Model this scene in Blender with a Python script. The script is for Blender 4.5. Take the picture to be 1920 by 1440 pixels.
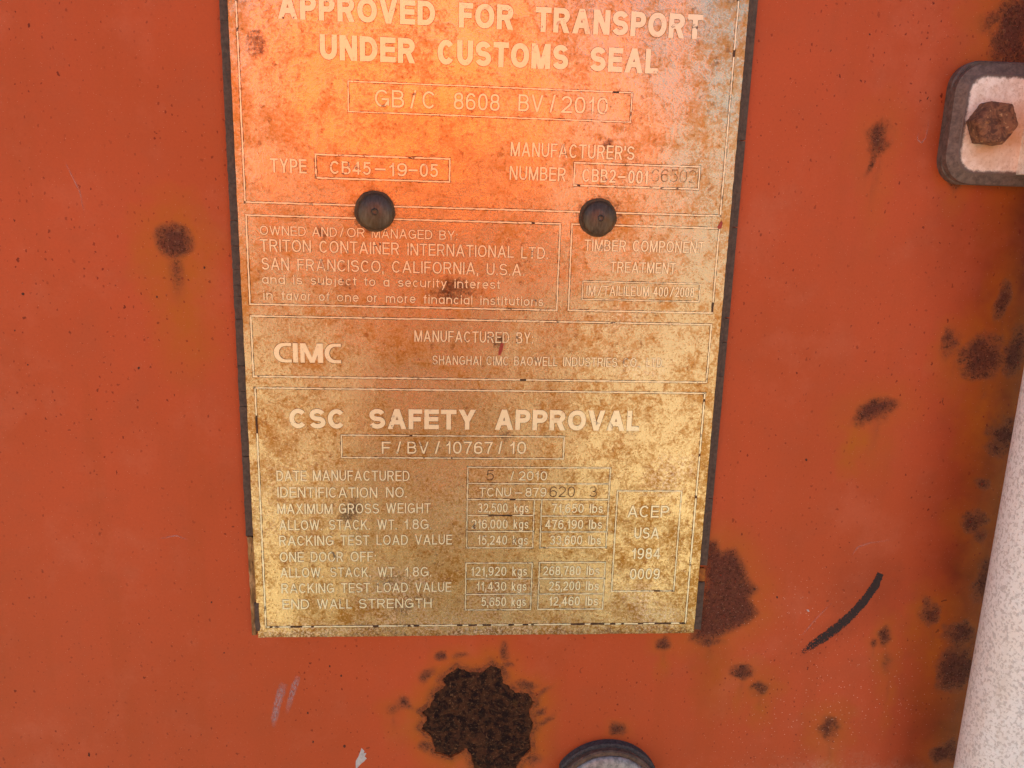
import bpy, bmesh, math, random
import numpy as np
from mathutils import Matrix, Vector

for o in list(bpy.data.objects): bpy.data.objects.remove(o, do_unlink=True)
S = bpy.context.scene
COL = S.collection
R = math.radians

# ---------------------------------------------------------------- camera
# Door-plane frame in millimetres: u right, v down, h out of the door (h = 0 is the face of the
# data plate, the painted door lies at h = -DEPTH). The pose was solved from the plate's own lines.
F = 1443.0
DEPTH = 2.6
Z0 = 1.18                                   # height of the plate above the ground, metres
A, B, C_ = 0.21900923, -0.0735899, 0.02898398
SCALE = 317.54843914 / 1.0
def rotm(a, b, c):
    ca, sa, cb, sb, cc, sc = math.cos(a), math.sin(a), math.cos(b), math.sin(b), math.cos(c), math.sin(c)
    return (np.array([[cc, -sc, 0], [sc, cc, 0], [0, 0, 1]]) @ np.array([[1, 0, 0], [0, ca, -sa], [0, sa, ca]])
            @ np.array([[cb, 0, sb], [0, 1, 0], [-sb, 0, cb]]))
RM = rotm(A, B, C_)
CAM = np.array([-23.4106326, -70.87153451, -317.54843914])      # (u, v, n), n into the door

def px(x, y, h=0.0):
    """photo pixel (1920 x 1440) -> point (u, v) on the plane at height h"""
    d = RM.T @ np.array([(x - 960) / F, (y - 720) / F, 1.0])
    s = (-h - CAM[2]) / d[2]
    p = CAM + d * s
    return np.array([p[0], p[1]])

def W(u, v, h):
    return (u / 1000.0, -(h + DEPTH) / 1000.0, Z0 - v / 1000.0)

cam_d = bpy.data.cameras.new('camera')
cam = bpy.data.objects.new('camera', cam_d); COL.objects.link(cam)
cam_d.sensor_width = 36; cam_d.lens = 36 * F / 1920
cam_d.clip_start = 0.01; cam_d.clip_end = 2000
def ax(r): return Vector((r[0], r[2], -r[1]))
right, down, fwd = ax(RM[0]), ax(RM[1]), ax(RM[2])
m3 = Matrix((right, -down, -fwd)).transposed()
cam.matrix_world = Matrix.Translation(W(CAM[0], CAM[1], -CAM[2])) @ m3.to_4x4()
S.camera = cam

# ---------------------------------------------------------------- light
SUN_EL, SUN_AZ = 46.0, -8.0                  # high behind the container: the door is in open shade, the yard and the photographer are sunlit
w = bpy.data.worlds.new('World'); S.world = w; w.use_nodes = True
nt = w.node_tree; nt.nodes.clear()
sky = nt.nodes.new('ShaderNodeTexSky'); sky.sky_type = 'NISHITA'; sky.sun_disc = False
sky.sun_elevation = R(SUN_EL); sky.sun_rotation = R(SUN_AZ)
sky.air_density = 1.0; sky.dust_density = 1.5; sky.ozone_density = 1.0
bg = nt.nodes.new('ShaderNodeBackground'); bg.inputs['Strength'].default_value = 0.08
wo = nt.nodes.new('ShaderNodeOutputWorld')
nt.links.new(sky.outputs[0], bg.inputs[0]); nt.links.new(bg.outputs[0], wo.inputs[0])
sd = bpy.data.lights.new('sun', 'SUN'); sun = bpy.data.objects.new('sun', sd); COL.objects.link(sun)
sd.energy = 5.0; sd.angle = R(0.53); sd.color = (1.0, 0.93, 0.83)
dirv = Vector((math.sin(R(SUN_AZ)) * math.cos(R(SUN_EL)), math.cos(R(SUN_AZ)) * math.cos(R(SUN_EL)), math.sin(R(SUN_EL))))
sun.rotation_euler = dirv.to_track_quat('Z', 'Y').to_euler(); sun.location = (-1, 4, 6)
S.view_settings.view_transform = 'Standard'; S.view_settings.look = 'None'
S.view_settings.exposure = 1.65; S.view_settings.gamma = 1.0; S.view_settings.use_curve_mapping = False
S.render.engine = 'CYCLES'

# ---------------------------------------------------------------- helpers
def link(o, parent=None):
    COL.objects.link(o)
    if parent is not None: o.parent = parent
    return o
ORG = {}
def thing(name, label, cat, uvh):
    o = bpy.data.objects.new(name, None); COL.objects.link(o)
    o.empty_display_size = 0.02
    o.location = W(*uvh); o['label'] = label; o['category'] = cat
    ORG[o.name] = np.array(W(*uvh))
    return o
def mesh(name, V, Fc, mats, parent=None, mi=None, smooth=False, attrs=None):
    """V in (u, v, h) millimetres"""
    V = np.asarray(V, float)
    P = np.stack([V[:, 0] / 1000, -(V[:, 2] + DEPTH) / 1000, Z0 - V[:, 1] / 1000], 1)
    if parent is not None: P = P - ORG[parent.name]
    me = bpy.data.meshes.new(name)
    me.from_pydata(P.tolist(), [], [list(map(int, f)) for f in Fc])
    if not isinstance(mats, (list, tuple)): mats = [mats]
    for m in mats: me.materials.append(m)
    if mi is not None: me.polygons.foreach_set('material_index', np.asarray(mi, dtype=np.int32))
    if smooth: me.polygons.foreach_set('use_smooth', np.ones(len(me.polygons), dtype=bool))
    for k, a in (attrs or {}).items():
        at = me.attributes.new(k, 'FLOAT', 'POINT'); at.data.foreach_set('value', np.asarray(a, dtype=np.float32))
    me.update()
    o = bpy.data.objects.new(name, me)
    if parent is None: ORG[name] = np.zeros(3)
    return link(o, parent)

def vnoise(x, y, seed=0):
    xi = np.floor(x).astype(np.int64); yi = np.floor(y).astype(np.int64)
    fx = x - xi; fy = y - yi; fx = fx * fx * (3 - 2 * fx); fy = fy * fy * (3 - 2 * fy)
    def h(a, b):
        n = (a * 374761393 + b * 668265263 + seed * 974711) & 0x7fffffff
        n = ((n ^ (n >> 13)) * 1274126177) & 0x7fffffff
        return ((n ^ (n >> 16)) & 0xffff) / 65535.0
    return (h(xi, yi) * (1 - fx) + h(xi + 1, yi) * fx) * (1 - fy) + (h(xi, yi + 1) * (1 - fx) + h(xi + 1, yi + 1) * fx) * fy
def fbm(x, y, oct=4, seed=0):
    s = 0; a = 0.5; t = 0
    for i in range(oct):
        s = s + a * vnoise(x * 2 ** i, y * 2 ** i, seed + i * 17); t += a; a *= 0.55
    return s / t
def poly_sd(U, V, poly):
    """signed distance (positive inside) to a polygon"""
    d = np.full(U.shape, 1e9); ins = np.zeros(U.shape, bool); n = len(poly)
    for i in range(n):
        a = poly[i]; b = poly[(i + 1) % n]; e = b - a
        t = np.clip(((U - a[0]) * e[0] + (V - a[1]) * e[1]) / max(e @ e, 1e-9), 0, 1)
        d = np.minimum(d, np.hypot(U - a[0] - t * e[0], V - a[1] - t * e[1]))
        c = ((a[1] > V) != (b[1] > V)) & (U < (b[0] - a[0]) * (V - a[1]) / (b[1] - a[1] + 1e-12) + a[0])
        ins ^= c
    return np.where(ins, d, -d)
def sstep(a, b, x):
    t = np.clip((x - a) / (b - a), 0, 1); return t * t * (3 - 2 * t)

class N:
    """small node-graph helper"""
    def __init__(s, name):
        s.m = bpy.data.materials.new(name); s.m.use_nodes = True
        s.t = s.m.node_tree; s.t.nodes.clear()
        s.out = s.t.nodes.new('ShaderNodeOutputMaterial')
        s.co = s.t.nodes.new('ShaderNodeTexCoord').outputs['Object']
    def _in(s, sock, v):
        if isinstance(v, bpy.types.NodeSocket): s.t.links.new(v, sock)
        elif isinstance(v, (tuple, list)):
            sock.default_value = (*v, 1.0) if (len(v) == 3 and len(sock.default_value) == 4) else v
        else: sock.default_value = v
    def noise(s, scale, detail=4, rough=0.55, co=None, dist=0.0, off=None):
        n = s.t.nodes.new('ShaderNodeTexNoise')
        n.inputs['Scale'].default_value = scale; n.inputs['Detail'].default_value = detail
        n.inputs['Roughness'].default_value = rough; n.inputs['Distortion'].default_value = dist
        c = co or s.co
        if off:
            c = s.vec('ADD', c, off)
        s.t.links.new(c, n.inputs['Vector'])
        return n.outputs['Fac']
    def vor(s, scale, feature='F1', out='Distance', rand=1.0, co=None):
        n = s.t.nodes.new('ShaderNodeTexVoronoi'); n.feature = feature
        n.inputs['Scale'].default_value = scale; n.inputs['Randomness'].default_value = rand
        n.voronoi_dimensions = '2D'
        sp = s.t.nodes.new('ShaderNodeSeparateXYZ'); cb = s.t.nodes.new('ShaderNodeCombineXYZ')
        s.t.links.new(co or s.co, sp.inputs[0]); s.t.links.new(sp.outputs[0], cb.inputs[0]); s.t.links.new(sp.outputs[2], cb.inputs[1])
        s.t.links.new(cb.outputs[0], n.inputs['Vector'])
        return n.outputs[out]
    def vec(s, op, a, b):
        n = s.t.nodes.new('ShaderNodeVectorMath'); n.operation = op
        s._in(n.inputs[0], a); s._in(n.inputs[1], b); return n.outputs[0]
    def math(s, op, a, b=0.0, clamp=False):
        n = s.t.nodes.new('ShaderNodeMath'); n.operation = op; n.use_clamp = clamp
        s._in(n.inputs[0], a); s._in(n.inputs[1], b); return n.outputs[0]
    def mr(s, v, a, b, c=0.0, d=1.0, smooth=True):
        n = s.t.nodes.new('ShaderNodeMapRange'); n.interpolation_type = 'SMOOTHSTEP' if smooth else 'LINEAR'
        s._in(n.inputs['Value'], v)
        for k, q in zip(('From Min', 'From Max', 'To Min', 'To Max'), (a, b, c, d)): s._in(n.inputs[k], q)
        return n.outputs[0]
    def mix(s, f, a, b, mode='MIX'):
        n = s.t.nodes.new('ShaderNodeMix'); n.data_type = 'RGBA'; n.blend_type = mode
        s._in(n.inputs[0], f); s._in(n.inputs[6], a); s._in(n.inputs[7], b); return n.outputs[2]
    def attr(s, name):
        n = s.t.nodes.new('ShaderNodeAttribute'); n.attribute_name = name; return n.outputs['Fac']
    def xyz(s):
        n = s.t.nodes.new('ShaderNodeSeparateXYZ'); s.t.links.new(s.co, n.inputs[0]); return n.outputs
    def bump(s, h, strength, dist, normal=None):
        n = s.t.nodes.new('ShaderNodeBump'); n.inputs['Strength'].default_value = strength
        n.inputs['Distance'].default_value = dist; s.t.links.new(h, n.inputs['Height'])
        if normal is not None: s.t.links.new(normal, n.inputs['Normal'])
        return n.outputs[0]
    def bsdf(s, color, rough=0.5, metal=0.0, normal=None, alpha=None, spec=0.5, aniso=None):
        b = s.t.nodes.new('ShaderNodeBsdfPrincipled')
        s._in(b.inputs['Base Color'], color); s._in(b.inputs['Roughness'], rough); s._in(b.inputs['Metallic'], metal)
        s._in(b.inputs['Specular IOR Level'], spec)
        if normal is not None: s.t.links.new(normal, b.inputs['Normal'])
        if alpha is not None: s._in(b.inputs['Alpha'], alpha)
        if aniso:
            b.inputs['Anisotropic'].default_value = aniso
            c = s.t.nodes.new('ShaderNodeCombineXYZ'); c.inputs[2].default_value = 1.0
            s.t.links.new(c.outputs[0], b.inputs['Tangent'])
        s.t.links.new(b.outputs[0], s.out.inputs[0]); return s.m

# ---------------------------------------------------------------- materials
def mat_door():
    n = N('red_oxide_paint')
    big = n.noise(9, 3); mid = n.noise(60, 5); fine = n.noise(900, 4, 0.7)
    col = n.mix(n.mr(big, 0.3, 0.7), (0.52, 0.096, 0.034), (0.45, 0.086, 0.027))
    col = n.mix(n.mr(mid, 0.45, 0.75, 0, 0.35), col, (0.40, 0.095, 0.040))
    run = n.noise(55, 4, 0.6, co=n.vec('MULTIPLY', n.co, (1.0, 1.0, 0.10)))
    col = n.mix(n.mr(run, 0.50, 0.68, 0, 0.30), col, (0.40, 0.082, 0.022))
    chalk = n.noise(22, 5, 0.7, off=(2, 5, 7))
    col = n.mix(n.mr(chalk, 0.50, 0.68, 0, 0.40), col, (0.54, 0.14, 0.07))
    col = n.mix(n.mr(fine, 0.35, 0.75, 0, 0.16), col, (0.30, 0.050, 0.022))
    # brown rust stain along the locking rod, with its shade deepened in the colour
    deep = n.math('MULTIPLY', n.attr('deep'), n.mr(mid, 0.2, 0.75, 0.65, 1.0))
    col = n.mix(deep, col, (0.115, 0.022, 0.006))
    # orange rust bleed
    halo = n.math('MULTIPLY', n.attr('halo'), n.mr(n.noise(140, 6, 0.65), 0.25, 0.7, 0.55, 1.0))
    col = n.mix(n.math('MULTIPLY', halo, 1.0, True), col, (0.42, 0.125, 0.012))
    # rusty core, broken up by noise
    nn = n.noise(480, 5, 0.75, dist=0.9)
    core_a = n.attr('core')
    core = n.math('ADD', core_a, n.math('MULTIPLY', n.math('SUBTRACT', nn, 0.5), n.math('MULTIPLY', n.mr(core_a, 0.02, 0.3), 1.0)), True)
    soft = n.mr(core, 0.12, 0.75)
    rcol = n.mix(n.mr(n.noise(700, 6, 0.7), 0.35, 0.65), (0.085, 0.030, 0.024), (0.150, 0.062, 0.050))
    rcol = n.mix(n.mr(n.noise(260, 5), 0.5, 0.7, 0, 0.7), rcol, (0.20, 0.085, 0.035))
    col = n.mix(n.math('MULTIPLY', n.mr(core_a, 0.0, 0.5), 0.60), col, (0.20, 0.066, 0.030))
    col = n.mix(n.mr(core, 0.30, 0.80, 0, 0.75), col, (0.075, 0.026, 0.020))
    col = n.mix(n.math('MULTIPLY', soft, 0.35), col, rcol)
    fl = n.math('MULTIPLY', n.mr(n.noise(620, 5, 0.75, dist=1.4, off=(0.2, 0.6, 0.1)), 0.52, 0.58), n.mr(core_a, 0.10, 0.5))
    col = n.mix(n.math('MULTIPLY', fl, 0.8), col, (0.050, 0.018, 0.012))
    fl2 = n.math('MULTIPLY', n.mr(n.noise(760, 4, 0.7, dist=1.0, off=(4, 0.6, 2)), 0.60, 0.66), n.mr(core_a, 0.2, 0.6))
    col = n.mix(n.math('MULTIPLY', fl2, 0.5), col, (0.30, 0.15, 0.085))
    # fly specks and pin-hole rust
    dn = n.noise(28, 3, off=(3.1, 0.4, 1.7))
    def specks(scale, size, lo, hi, c):
        nonlocal col
        stretch = n.vec('MULTIPLY', n.co, (1.0, 1.0, 0.75))
        warp = n.t.nodes.new('ShaderNodeTexNoise'); warp.inputs['Scale'].default_value = scale * 2.5
        n.t.links.new(n.co, warp.inputs['Vector'])
        cc = n.vec('ADD', stretch, n.vec('MULTIPLY', warp.outputs['Color'], (0.5 / scale,) * 3))
        d = n.vor(scale, co=cc)
        sep = n.t.nodes.new('ShaderNodeSeparateColor')
        n.t.links.new(n.vor(scale, out='Color', co=cc), sep.inputs[0])
        pick = n.mr(sep.outputs[0], lo, hi)
        sz = n.math('MULTIPLY', sep.outputs[1], size)
        f = n.math('MULTIPLY', n.math('LESS_THAN', d, sz), n.math('MULTIPLY', pick, n.mr(dn, 0.35, 0.6, 0.25, 1.0)))
        col = n.mix(f, col, c)
    specks(230, 0.12, 0.60, 1.0, (0.17, 0.026, 0.012))
    specks(420, 0.17, 0.6, 1.0, (0.22, 0.032, 0.014))
    specks(70, 0.042, 0.65, 1.0, (0.085, 0.020, 0.012))
    # pale dust and overspray specks
    v = n.vor(420); sp = n.math('MULTIPLY', n.math('LESS_THAN', v, n.math('MULTIPLY', n.attr('white'), 0.11)), n.mr(n.noise(500, 2), 0.5, 0.6))
    col = n.mix(n.math('MULTIPLY', sp, 0.75), col, (0.72, 0.50, 0.40))
    col = n.mix(n.math('MULTIPLY', n.attr('dust'), n.mr(n.noise(600, 5, .7), 0.3, 0.75)), col, (0.50, 0.36, 0.26))
    hgt = n.math('ADD', n.math('MULTIPLY', n.noise(240, 6, 0.6), 0.25), n.math('MULTIPLY', soft, n.math('MULTIPLY', nn, 2.2)))
    nor = n.bump(hgt, 0.6, 0.0004)
    nor = n.bump(n.noise(1500, 3), 0.28, 0.0001, nor)
    rough = n.mix(soft, (0.46,) * 3, (0.85,) * 3)
    return n.bsdf(col, rough, 0.0, nor, spec=0.14)

def plate_color(n):
    z = n.xyz()[2]
    n1 = n.noise(48, 5, 0.65, dist=0.4); n2 = n.noise(230, 5, 0.70, dist=0.5); n3 = n.noise(800, 4, 0.75)
    low = n.mr(z, 0.02, 0.19, 1.0, 0.0)
    pale = n.mix(low, (0.61, 0.455, 0.30), (0.86, 0.68, 0.355))
    rust = n.mix(low, (0.53, 0.245, 0.065), (0.43, 0.225, 0.042))
    s = n.math('ADD', n.math('MULTIPLY', n1, 0.32), n.math('ADD', n.math('MULTIPLY', n2, 0.38), n.math('MULTIPLY', n3, 0.38)))
    s = n.math('ADD', s, n.math('MULTIPLY', low, 0.010))
    s = n.math('ADD', s, n.math('MULTIPLY', n.attr('rust'), 0.055))
    f = n.mr(s, 0.49, 0.65)
    col = n.mix(f, pale, rust)
    # brown freckles
    fr = n.math('MULTIPLY', n.mr(n.noise(330, 5, 0.7, off=(1.3, 2.2, 0.7)), 0.575, 0.66), n.mr(n1, 0.40, 0.56, 0.15, 1.0))
    col = n.mix(n.math('MULTIPLY', fr, 0.65), col, (0.25, 0.095, 0.028))
    dk = n.math('MULTIPLY', n.mr(n3, 0.55, 0.68), n.mr(n2, 0.45, 0.62))
    col = n.mix(n.math('MULTIPLY', dk, 0.65), col, (0.14, 0.055, 0.022))
    # dark pitted stains set out by hand, and pale crust
    st = n.math('ADD', n.attr('stain'), n.math('MULTIPLY', n.math('SUBTRACT', n.noise(700, 6, 0.7), 0.5), n.mr(n.attr('stain'), 0.02, 0.25, 0, 1.3)), True)
    col = n.mix(n.mr(st, 0.25, 0.8, 0, 0.85), col, (0.085, 0.042, 0.032))
    pc = n.math('MULTIPLY', n.attr('crust'), n.mr(n.noise(760, 6, 0.75, dist=0.4), 0.49, 0.57))
    col = n.mix(n.math('MULTIPLY', pc, 0.85), col, (0.95, 0.80, 0.64))
    pin = n.math('MULTIPLY', n.mr(n.noise(1300, 3, 0.6, off=(5, 1, 2)), 0.58, 0.66), n.mr(low, 0, 1, 0.25, 1.0))
    col = n.mix(n.math('MULTIPLY', pin, 0.65), col, (0.96, 0.80, 0.52))
    return col, f, n2, n3

PR = dict(metal=0.92, rough=(0.26, 0.36), aniso=0)
def mat_plate(name='etched_steel', grime=0.0):
    n = N(name)
    col, f, n2, n3 = plate_color(n)
    al = None
    if grime:
        col = n.mix(grime, col, (0.085, 0.040, 0.020))
        al = n.mr(n.noise(260, 4, 0.6, off=(0.3, 0.1, 0.9)), 0.30, 0.62, 0.30, 0.95)
    nor = n.bump(n.math('ADD', n.math('MULTIPLY', n3, 0.5), n2), 0.38, 0.0003); nor = n.bump(n.noise(16, 2), 0.45, 0.004, nor)
    rough = n.mr(f, 0.0, 1.0, *PR['rough'])
    return n.bsdf(col, rough, n.math('SUBTRACT', PR['metal'], n.math('MULTIPLY', f, 0.15)), nor, alpha=al, aniso=PR['aniso'])

def mat_letters():
    n = N('raised_bright_steel')
    col, f, n2, n3 = plate_color(n)
    z = n.xyz()[2]
    bright = n.mix(n.mr(z, 0.02, 0.2), (1.0, 0.97, 0.68), (0.96, 0.74, 0.47))
    worn = n.mr(n.noise(70, 6, 0.65, dist=0.3, off=(0.7, 0.2, 0.4)), 0.58, 0.70, 0, 0.55)
    worn = n.math('MULTIPLY', worn, n.mr(n.noise(420, 4, 0.6), 0.35, 0.6, 0.45, 1.0))
    c2 = n.mix(worn, bright, col)
    c2 = n.mix(n.mr(n3, 0.57, 0.72, 0, 0.45), c2, (0.48, 0.23, 0.09))
    pit = n.math('MULTIPLY', n.mr(n.noise(210, 5, 0.7, dist=0.8, off=(2.7, 0.2, 1.4)), 0.595, 0.64), n.mr(n.noise(26, 3, off=(1, 1, 8)), 0.45, 0.56))
    c2 = n.mix(n.math('MULTIPLY', pit, 0.9), c2, (0.060, 0.028, 0.028))
    nor = n.bump(n3, 0.3, 0.0001)
    return n.bsdf(c2, n.mr(worn, 0, 1, 0.34, 0.42), 0.45, nor)

def mat_stamp():
    n = N('stamped_groove')
    c = n.mix(n.mr(n.noise(400, 4), 0.35, 0.65), (0.075, 0.040, 0.020), (0.20, 0.10, 0.04))
    return n.bsdf(c, 0.75, 0.2, alpha=n.mr(n.noise(300, 4, off=(4, 4, 4)), 0.3, 0.6, 0.45, 0.85))
def mat_stamp_faint():
    n = N('faint_stamped_groove')
    c = n.mix(n.mr(n.noise(400, 4), 0.35, 0.65), (0.16, 0.075, 0.03), (0.28, 0.14, 0.06))
    return n.bsdf(c, 0.75, 0.2, alpha=n.mr(n.noise(260, 4, off=(4, 4, 4)), 0.38, 0.65, 0.05, 0.65))

def mat_gasket():
    n = N('cracked_dark_rubber')
    a = n.noise(500, 6, 0.7); b = n.noise(90, 4)
    c = n.mix(n.mr(a, 0.3, 0.7), (0.060, 0.042, 0.034), (0.115, 0.082, 0.064))
    c = n.mix(n.mr(b, 0.55, 0.75, 0, 0.6), c, (0.16, 0.10, 0.065))
    return n.bsdf(c, 0.75, 0, n.bump(a, 0.5, 0.0003), spec=0.3)
def mat_edge():
    n = N('rusty_sheet_edge')
    st = n.vec('MULTIPLY', n.co, (4.0, 1.0, 0.6))
    a = n.noise(350, 6, 0.7, co=st); b = n.noise(120, 5)
    c = n.mix(n.mr(a, 0.35, 0.65), (0.40, 0.22, 0.075), (0.14, 0.065, 0.022))
    c = n.mix(n.mr(b, 0.5, 0.7, 0, 0.8), c, (0.56, 0.37, 0.20))
    return n.bsdf(c, 0.6, 0.25, n.bump(a, 0.6, 0.0003))
def mat_scale():
    n = N('flaking_rust_scale')
    a = n.noise(260, 5, 0.72, dist=0.5); b = n.noise(110, 4, 0.65); c3 = n.noise(800, 4, 0.7)
    c = n.mix(n.mr(a, 0.44, 0.57), (0.012, 0.003, 0.002), (0.060, 0.021, 0.008))
    c = n.mix(n.mr(b, 0.55, 0.70, 0, 0.6), c, (0.115, 0.045, 0.016))
    c = n.mix(n.mr(c3, 0.57, 0.66, 0, 0.7), c, (0.19, 0.095, 0.040))
    c = n.mix(n.mr(n.noise(70, 5, off=(3, 3, 3)), 0.60, 0.72, 0, 0.7), c, (0.20, 0.085, 0.020))
    return n.bsdf(c, 0.82, 0, n.bump(a, 0.9, 0.0008), spec=0.25)
def mat_rivet():
    n = N('dull_rivet_steel')
    st = n.vec('MULTIPLY', n.co, (3.0, 1.0, 0.7))
    a = n.noise(400, 5, 0.7, co=st); b = n.noise(120, 4)
    c = n.mix(n.mr(a, 0.3, 0.7), (0.085, 0.055, 0.040), (0.15, 0.105, 0.08))
    c = n.mix(n.mr(b, 0.5, 0.75, 0, 0.6), c, (0.13, 0.065, 0.022))
    return n.bsdf(c, 0.46, 0.75, n.bump(a, 0.6, 0.0003))
def mat_rivet_rim():
    n = N('rusty_rivet_flange')
    a = n.noise(500, 5, 0.7)
    return n.bsdf(n.mix(n.mr(a, 0.3, 0.7), (0.055, 0.030, 0.018), (0.13, 0.075, 0.035)), 0.75, 0.2, n.bump(a, 0.6, 0.0003))
def mat_rod():
    n = N('sprayed_zinc')
    st = n.vec('MULTIPLY', n.co, (1.0, 1.0, 0.8))
    a = n.noise(760, 3, 0.55, co=st, dist=0.4); b = n.noise(1600, 4, 0.7, co=st); v = n.vor(420, co=st)
    big = n.noise(40, 4, off=(1, 2, 3))
    spots = n.math('ADD', n.math('MULTIPLY', a, 0.7), n.math('MULTIPLY', b, 0.35))
    c = n.mix(n.mr(big, 0.4, 0.7), (0.90, 0.93, 0.95), (0.88, 0.88, 0.87))
    c = n.mix(n.mr(spots, 0.515, 0.60, 0, 0.60), c, (0.44, 0.43, 0.43))
    c = n.mix(n.mr(n.noise(45, 3, off=(5, 2, 9)), 0.66, 0.69, 0, 0.7), c, (0.46, 0.44, 0.42))
    c = n.mix(n.mr(n.noise(30, 5, 0.7, co=n.vec('MULTIPLY', n.co, (1, 1, 0.2))), 0.55, 0.7, 0, 0.35), c, (0.55, 0.47, 0.40))
    return n.bsdf(c, 0.55, 0.1, n.bump(spots, 0.7, 0.0005))
def mat_zinc():
    n = N('weathered_galvanised_plate')
    a = n.noise(260, 6, 0.7); b = n.noise(1000, 5, 0.75); z = n.noise(50, 4)
    c = n.mix(n.mr(a, 0.35, 0.65), (0.95, 0.86, 0.80), (0.80, 0.66, 0.57))
    c = n.mix(n.mr(b, 0.48, 0.66, 0, 0.55), c, (0.50, 0.34, 0.25))
    c = n.mix(n.math('MULTIPLY', n.attr('bleed'), n.mr(z, 0.3, 0.6, 0.4, 1)), c, (0.62, 0.33, 0.15))
    g = n.math('ADD', n.attr('edge'), n.math('MULTIPLY', n.math('SUBTRACT', n.noise(420, 5, 0.7), 0.5), 0.9), True)
    c = n.mix(n.mr(g, 0.35, 0.75), c, (0.15, 0.105, 0.092))
    return n.bsdf(c, 0.5, 0.3, n.bump(b, 0.5, 0.0003))
def mat_rim():
    n = N('grimy_zinc_rim')
    a = n.noise(420, 6, 0.7); b = n.noise(60, 4)
    c = n.mix(n.mr(a, 0.3, 0.7), (0.085, 0.058, 0.050), (0.19, 0.135, 0.115))
    c = n.mix(n.mr(b, 0.55, 0.75, 0, 0.5), c, (0.13, 0.10, 0.05))
    return n.bsdf(c, 0.6, 0.25, n.bump(a, 0.5, 0.0003))
def mat_bolt():
    n = N('rusty_bolt')
    a = n.noise(330, 7, 0.7, dist=0.8); b = n.noise(160, 5, 0.65, off=(2, 1, 3)); c3 = n.noise(700, 4)
    c = n.mix(n.mr(a, 0.38, 0.62), (0.10, 0.038, 0.024), (0.27, 0.115, 0.058))
    c = n.mix(n.mr(b, 0.56, 0.66), c, (0.45, 0.20, 0.065))
    c = n.mix(n.mr(c3, 0.62, 0.70, 0, 0.7), c, (0.55, 0.33, 0.17))
    return n.bsdf(c, 0.75, 0.15, n.bump(a, 0.8, 0.0006))
def mat_flat(name, lo, hi, rough=0.6, metal=0.0, sc=300, alpha=None, spec=0.4):
    n = N(name)
    a = n.noise(sc, 6, 0.7)
    al = n.mr(n.noise(alpha[0], 5, 0.7, off=(7, 1, 3)), alpha[1], alpha[2]) if alpha else None
    return n.bsdf(n.mix(n.mr(a, 0.35, 0.65), lo, hi), rough, metal, n.bump(a, 0.4, 0.0002), alpha=al, spec=spec)
def mat_fade(name, col, sc, lo, hi, amp=1.0):
    n = N(name)
    st = n.vec('MULTIPLY', n.co, (1.6, 1.0, 0.7))
    al = n.math('MULTIPLY', n.attr('fade'), n.mr(n.noise(sc, 5, 0.7, co=st), lo, hi, 0, amp))
    return n.bsdf(col, 0.7, 0, alpha=al, spec=0.2)

M_door, M_plate, M_let, M_halo = mat_door(), mat_plate(), mat_letters(), mat_plate('edge_grime', 0.80)
M_stamp, M_stampf, M_gask, M_edge, M_scale = mat_stamp(), mat_stamp_faint(), mat_gasket(), mat_edge(), mat_scale()
M_riv, M_rivrim, M_rod, M_zinc, M_rim, M_bolt = mat_rivet(), mat_rivet_rim(), mat_rod(), mat_zinc(), mat_rim(), mat_bolt()

# ---------------------------------------------------------------- the ground the container stands on (out of view, it lights the steel from below)
gm = mat_flat('yard_concrete', (0.30, 0.25, 0.17), (0.36, 0.30, 0.21), 0.9, 0, 3)
me = bpy.data.meshes.new('ground')
me.from_pydata([(-400, -400, 0), (400, -400, 0), (400, 400, 0), (-400, 400, 0)], [], [(0, 1, 2, 3)]); me.materials.append(gm)
gr = link(bpy.data.objects.new('ground', me)); gr['kind'] = 'structure'

# ---------------------------------------------------------------- container door
HD = -DEPTH
def axis(lo, hi, a, b, step):
    return np.unique(np.round(np.concatenate([np.linspace(lo, a, 8), np.arange(a, b, step), np.linspace(b, hi, 8)]), 3))
us = axis(-620, 560, -262, 262, 1.0); vs = axis(-880, 960, -215, 235, 1.0)
U, V = np.meshgrid(us, vs)
WU = (fbm(U / 6, V / 6, 5, 31) - 0.5) * 11; WV = (fbm(U / 6, V / 6, 5, 57) - 0.5) * 11
def ell(x, y, rx, ry=None, ang=0.0, soft=1.0, wp=1.0):
    """soft elliptic spot at photo pixel (x, y); radii in photo pixels; returns 1 in the middle, 0 outside"""
    c = px(x, y, HD); k = np.linalg.norm(px(x + 10, y, HD) - c) / 10
    ry = ry or rx; a = R(ang); q_ = min(rx, ry) * k
    wq = wp * min(1.0, q_ / 9.0); dx = U - c[0] + WU * wq; dy = V - c[1] + WV * wq
    p = (dx * math.cos(a) + dy * math.sin(a)) / (rx * k); q = (-dx * math.sin(a) + dy * math.cos(a)) / (ry * k)
    return np.clip(1 - np.sqrt(p * p + q * q), 0, 1) ** soft
def acc(field, x, amp=1.0): np.maximum(field, x * amp, out=field)
halo = np.zeros(U.shape); core = np.zeros(U.shape); deep = np.zeros(U.shape); white = np.zeros(U.shape); dust = np.zeros(U.shape)
# bleeding spot left of the plate
acc(halo, ell(330, 480, 100, 140, 0, 0.7), 0.95); acc(halo, ell(345, 590, 85, 170, 0), 0.8)
acc(core, ell(326, 453, 44, 42, 0, 0.75, 0.25), 1.0); acc(core, ell(330, 505, 26, 90, 0, 1.0, 0.3), 0.42)
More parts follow.
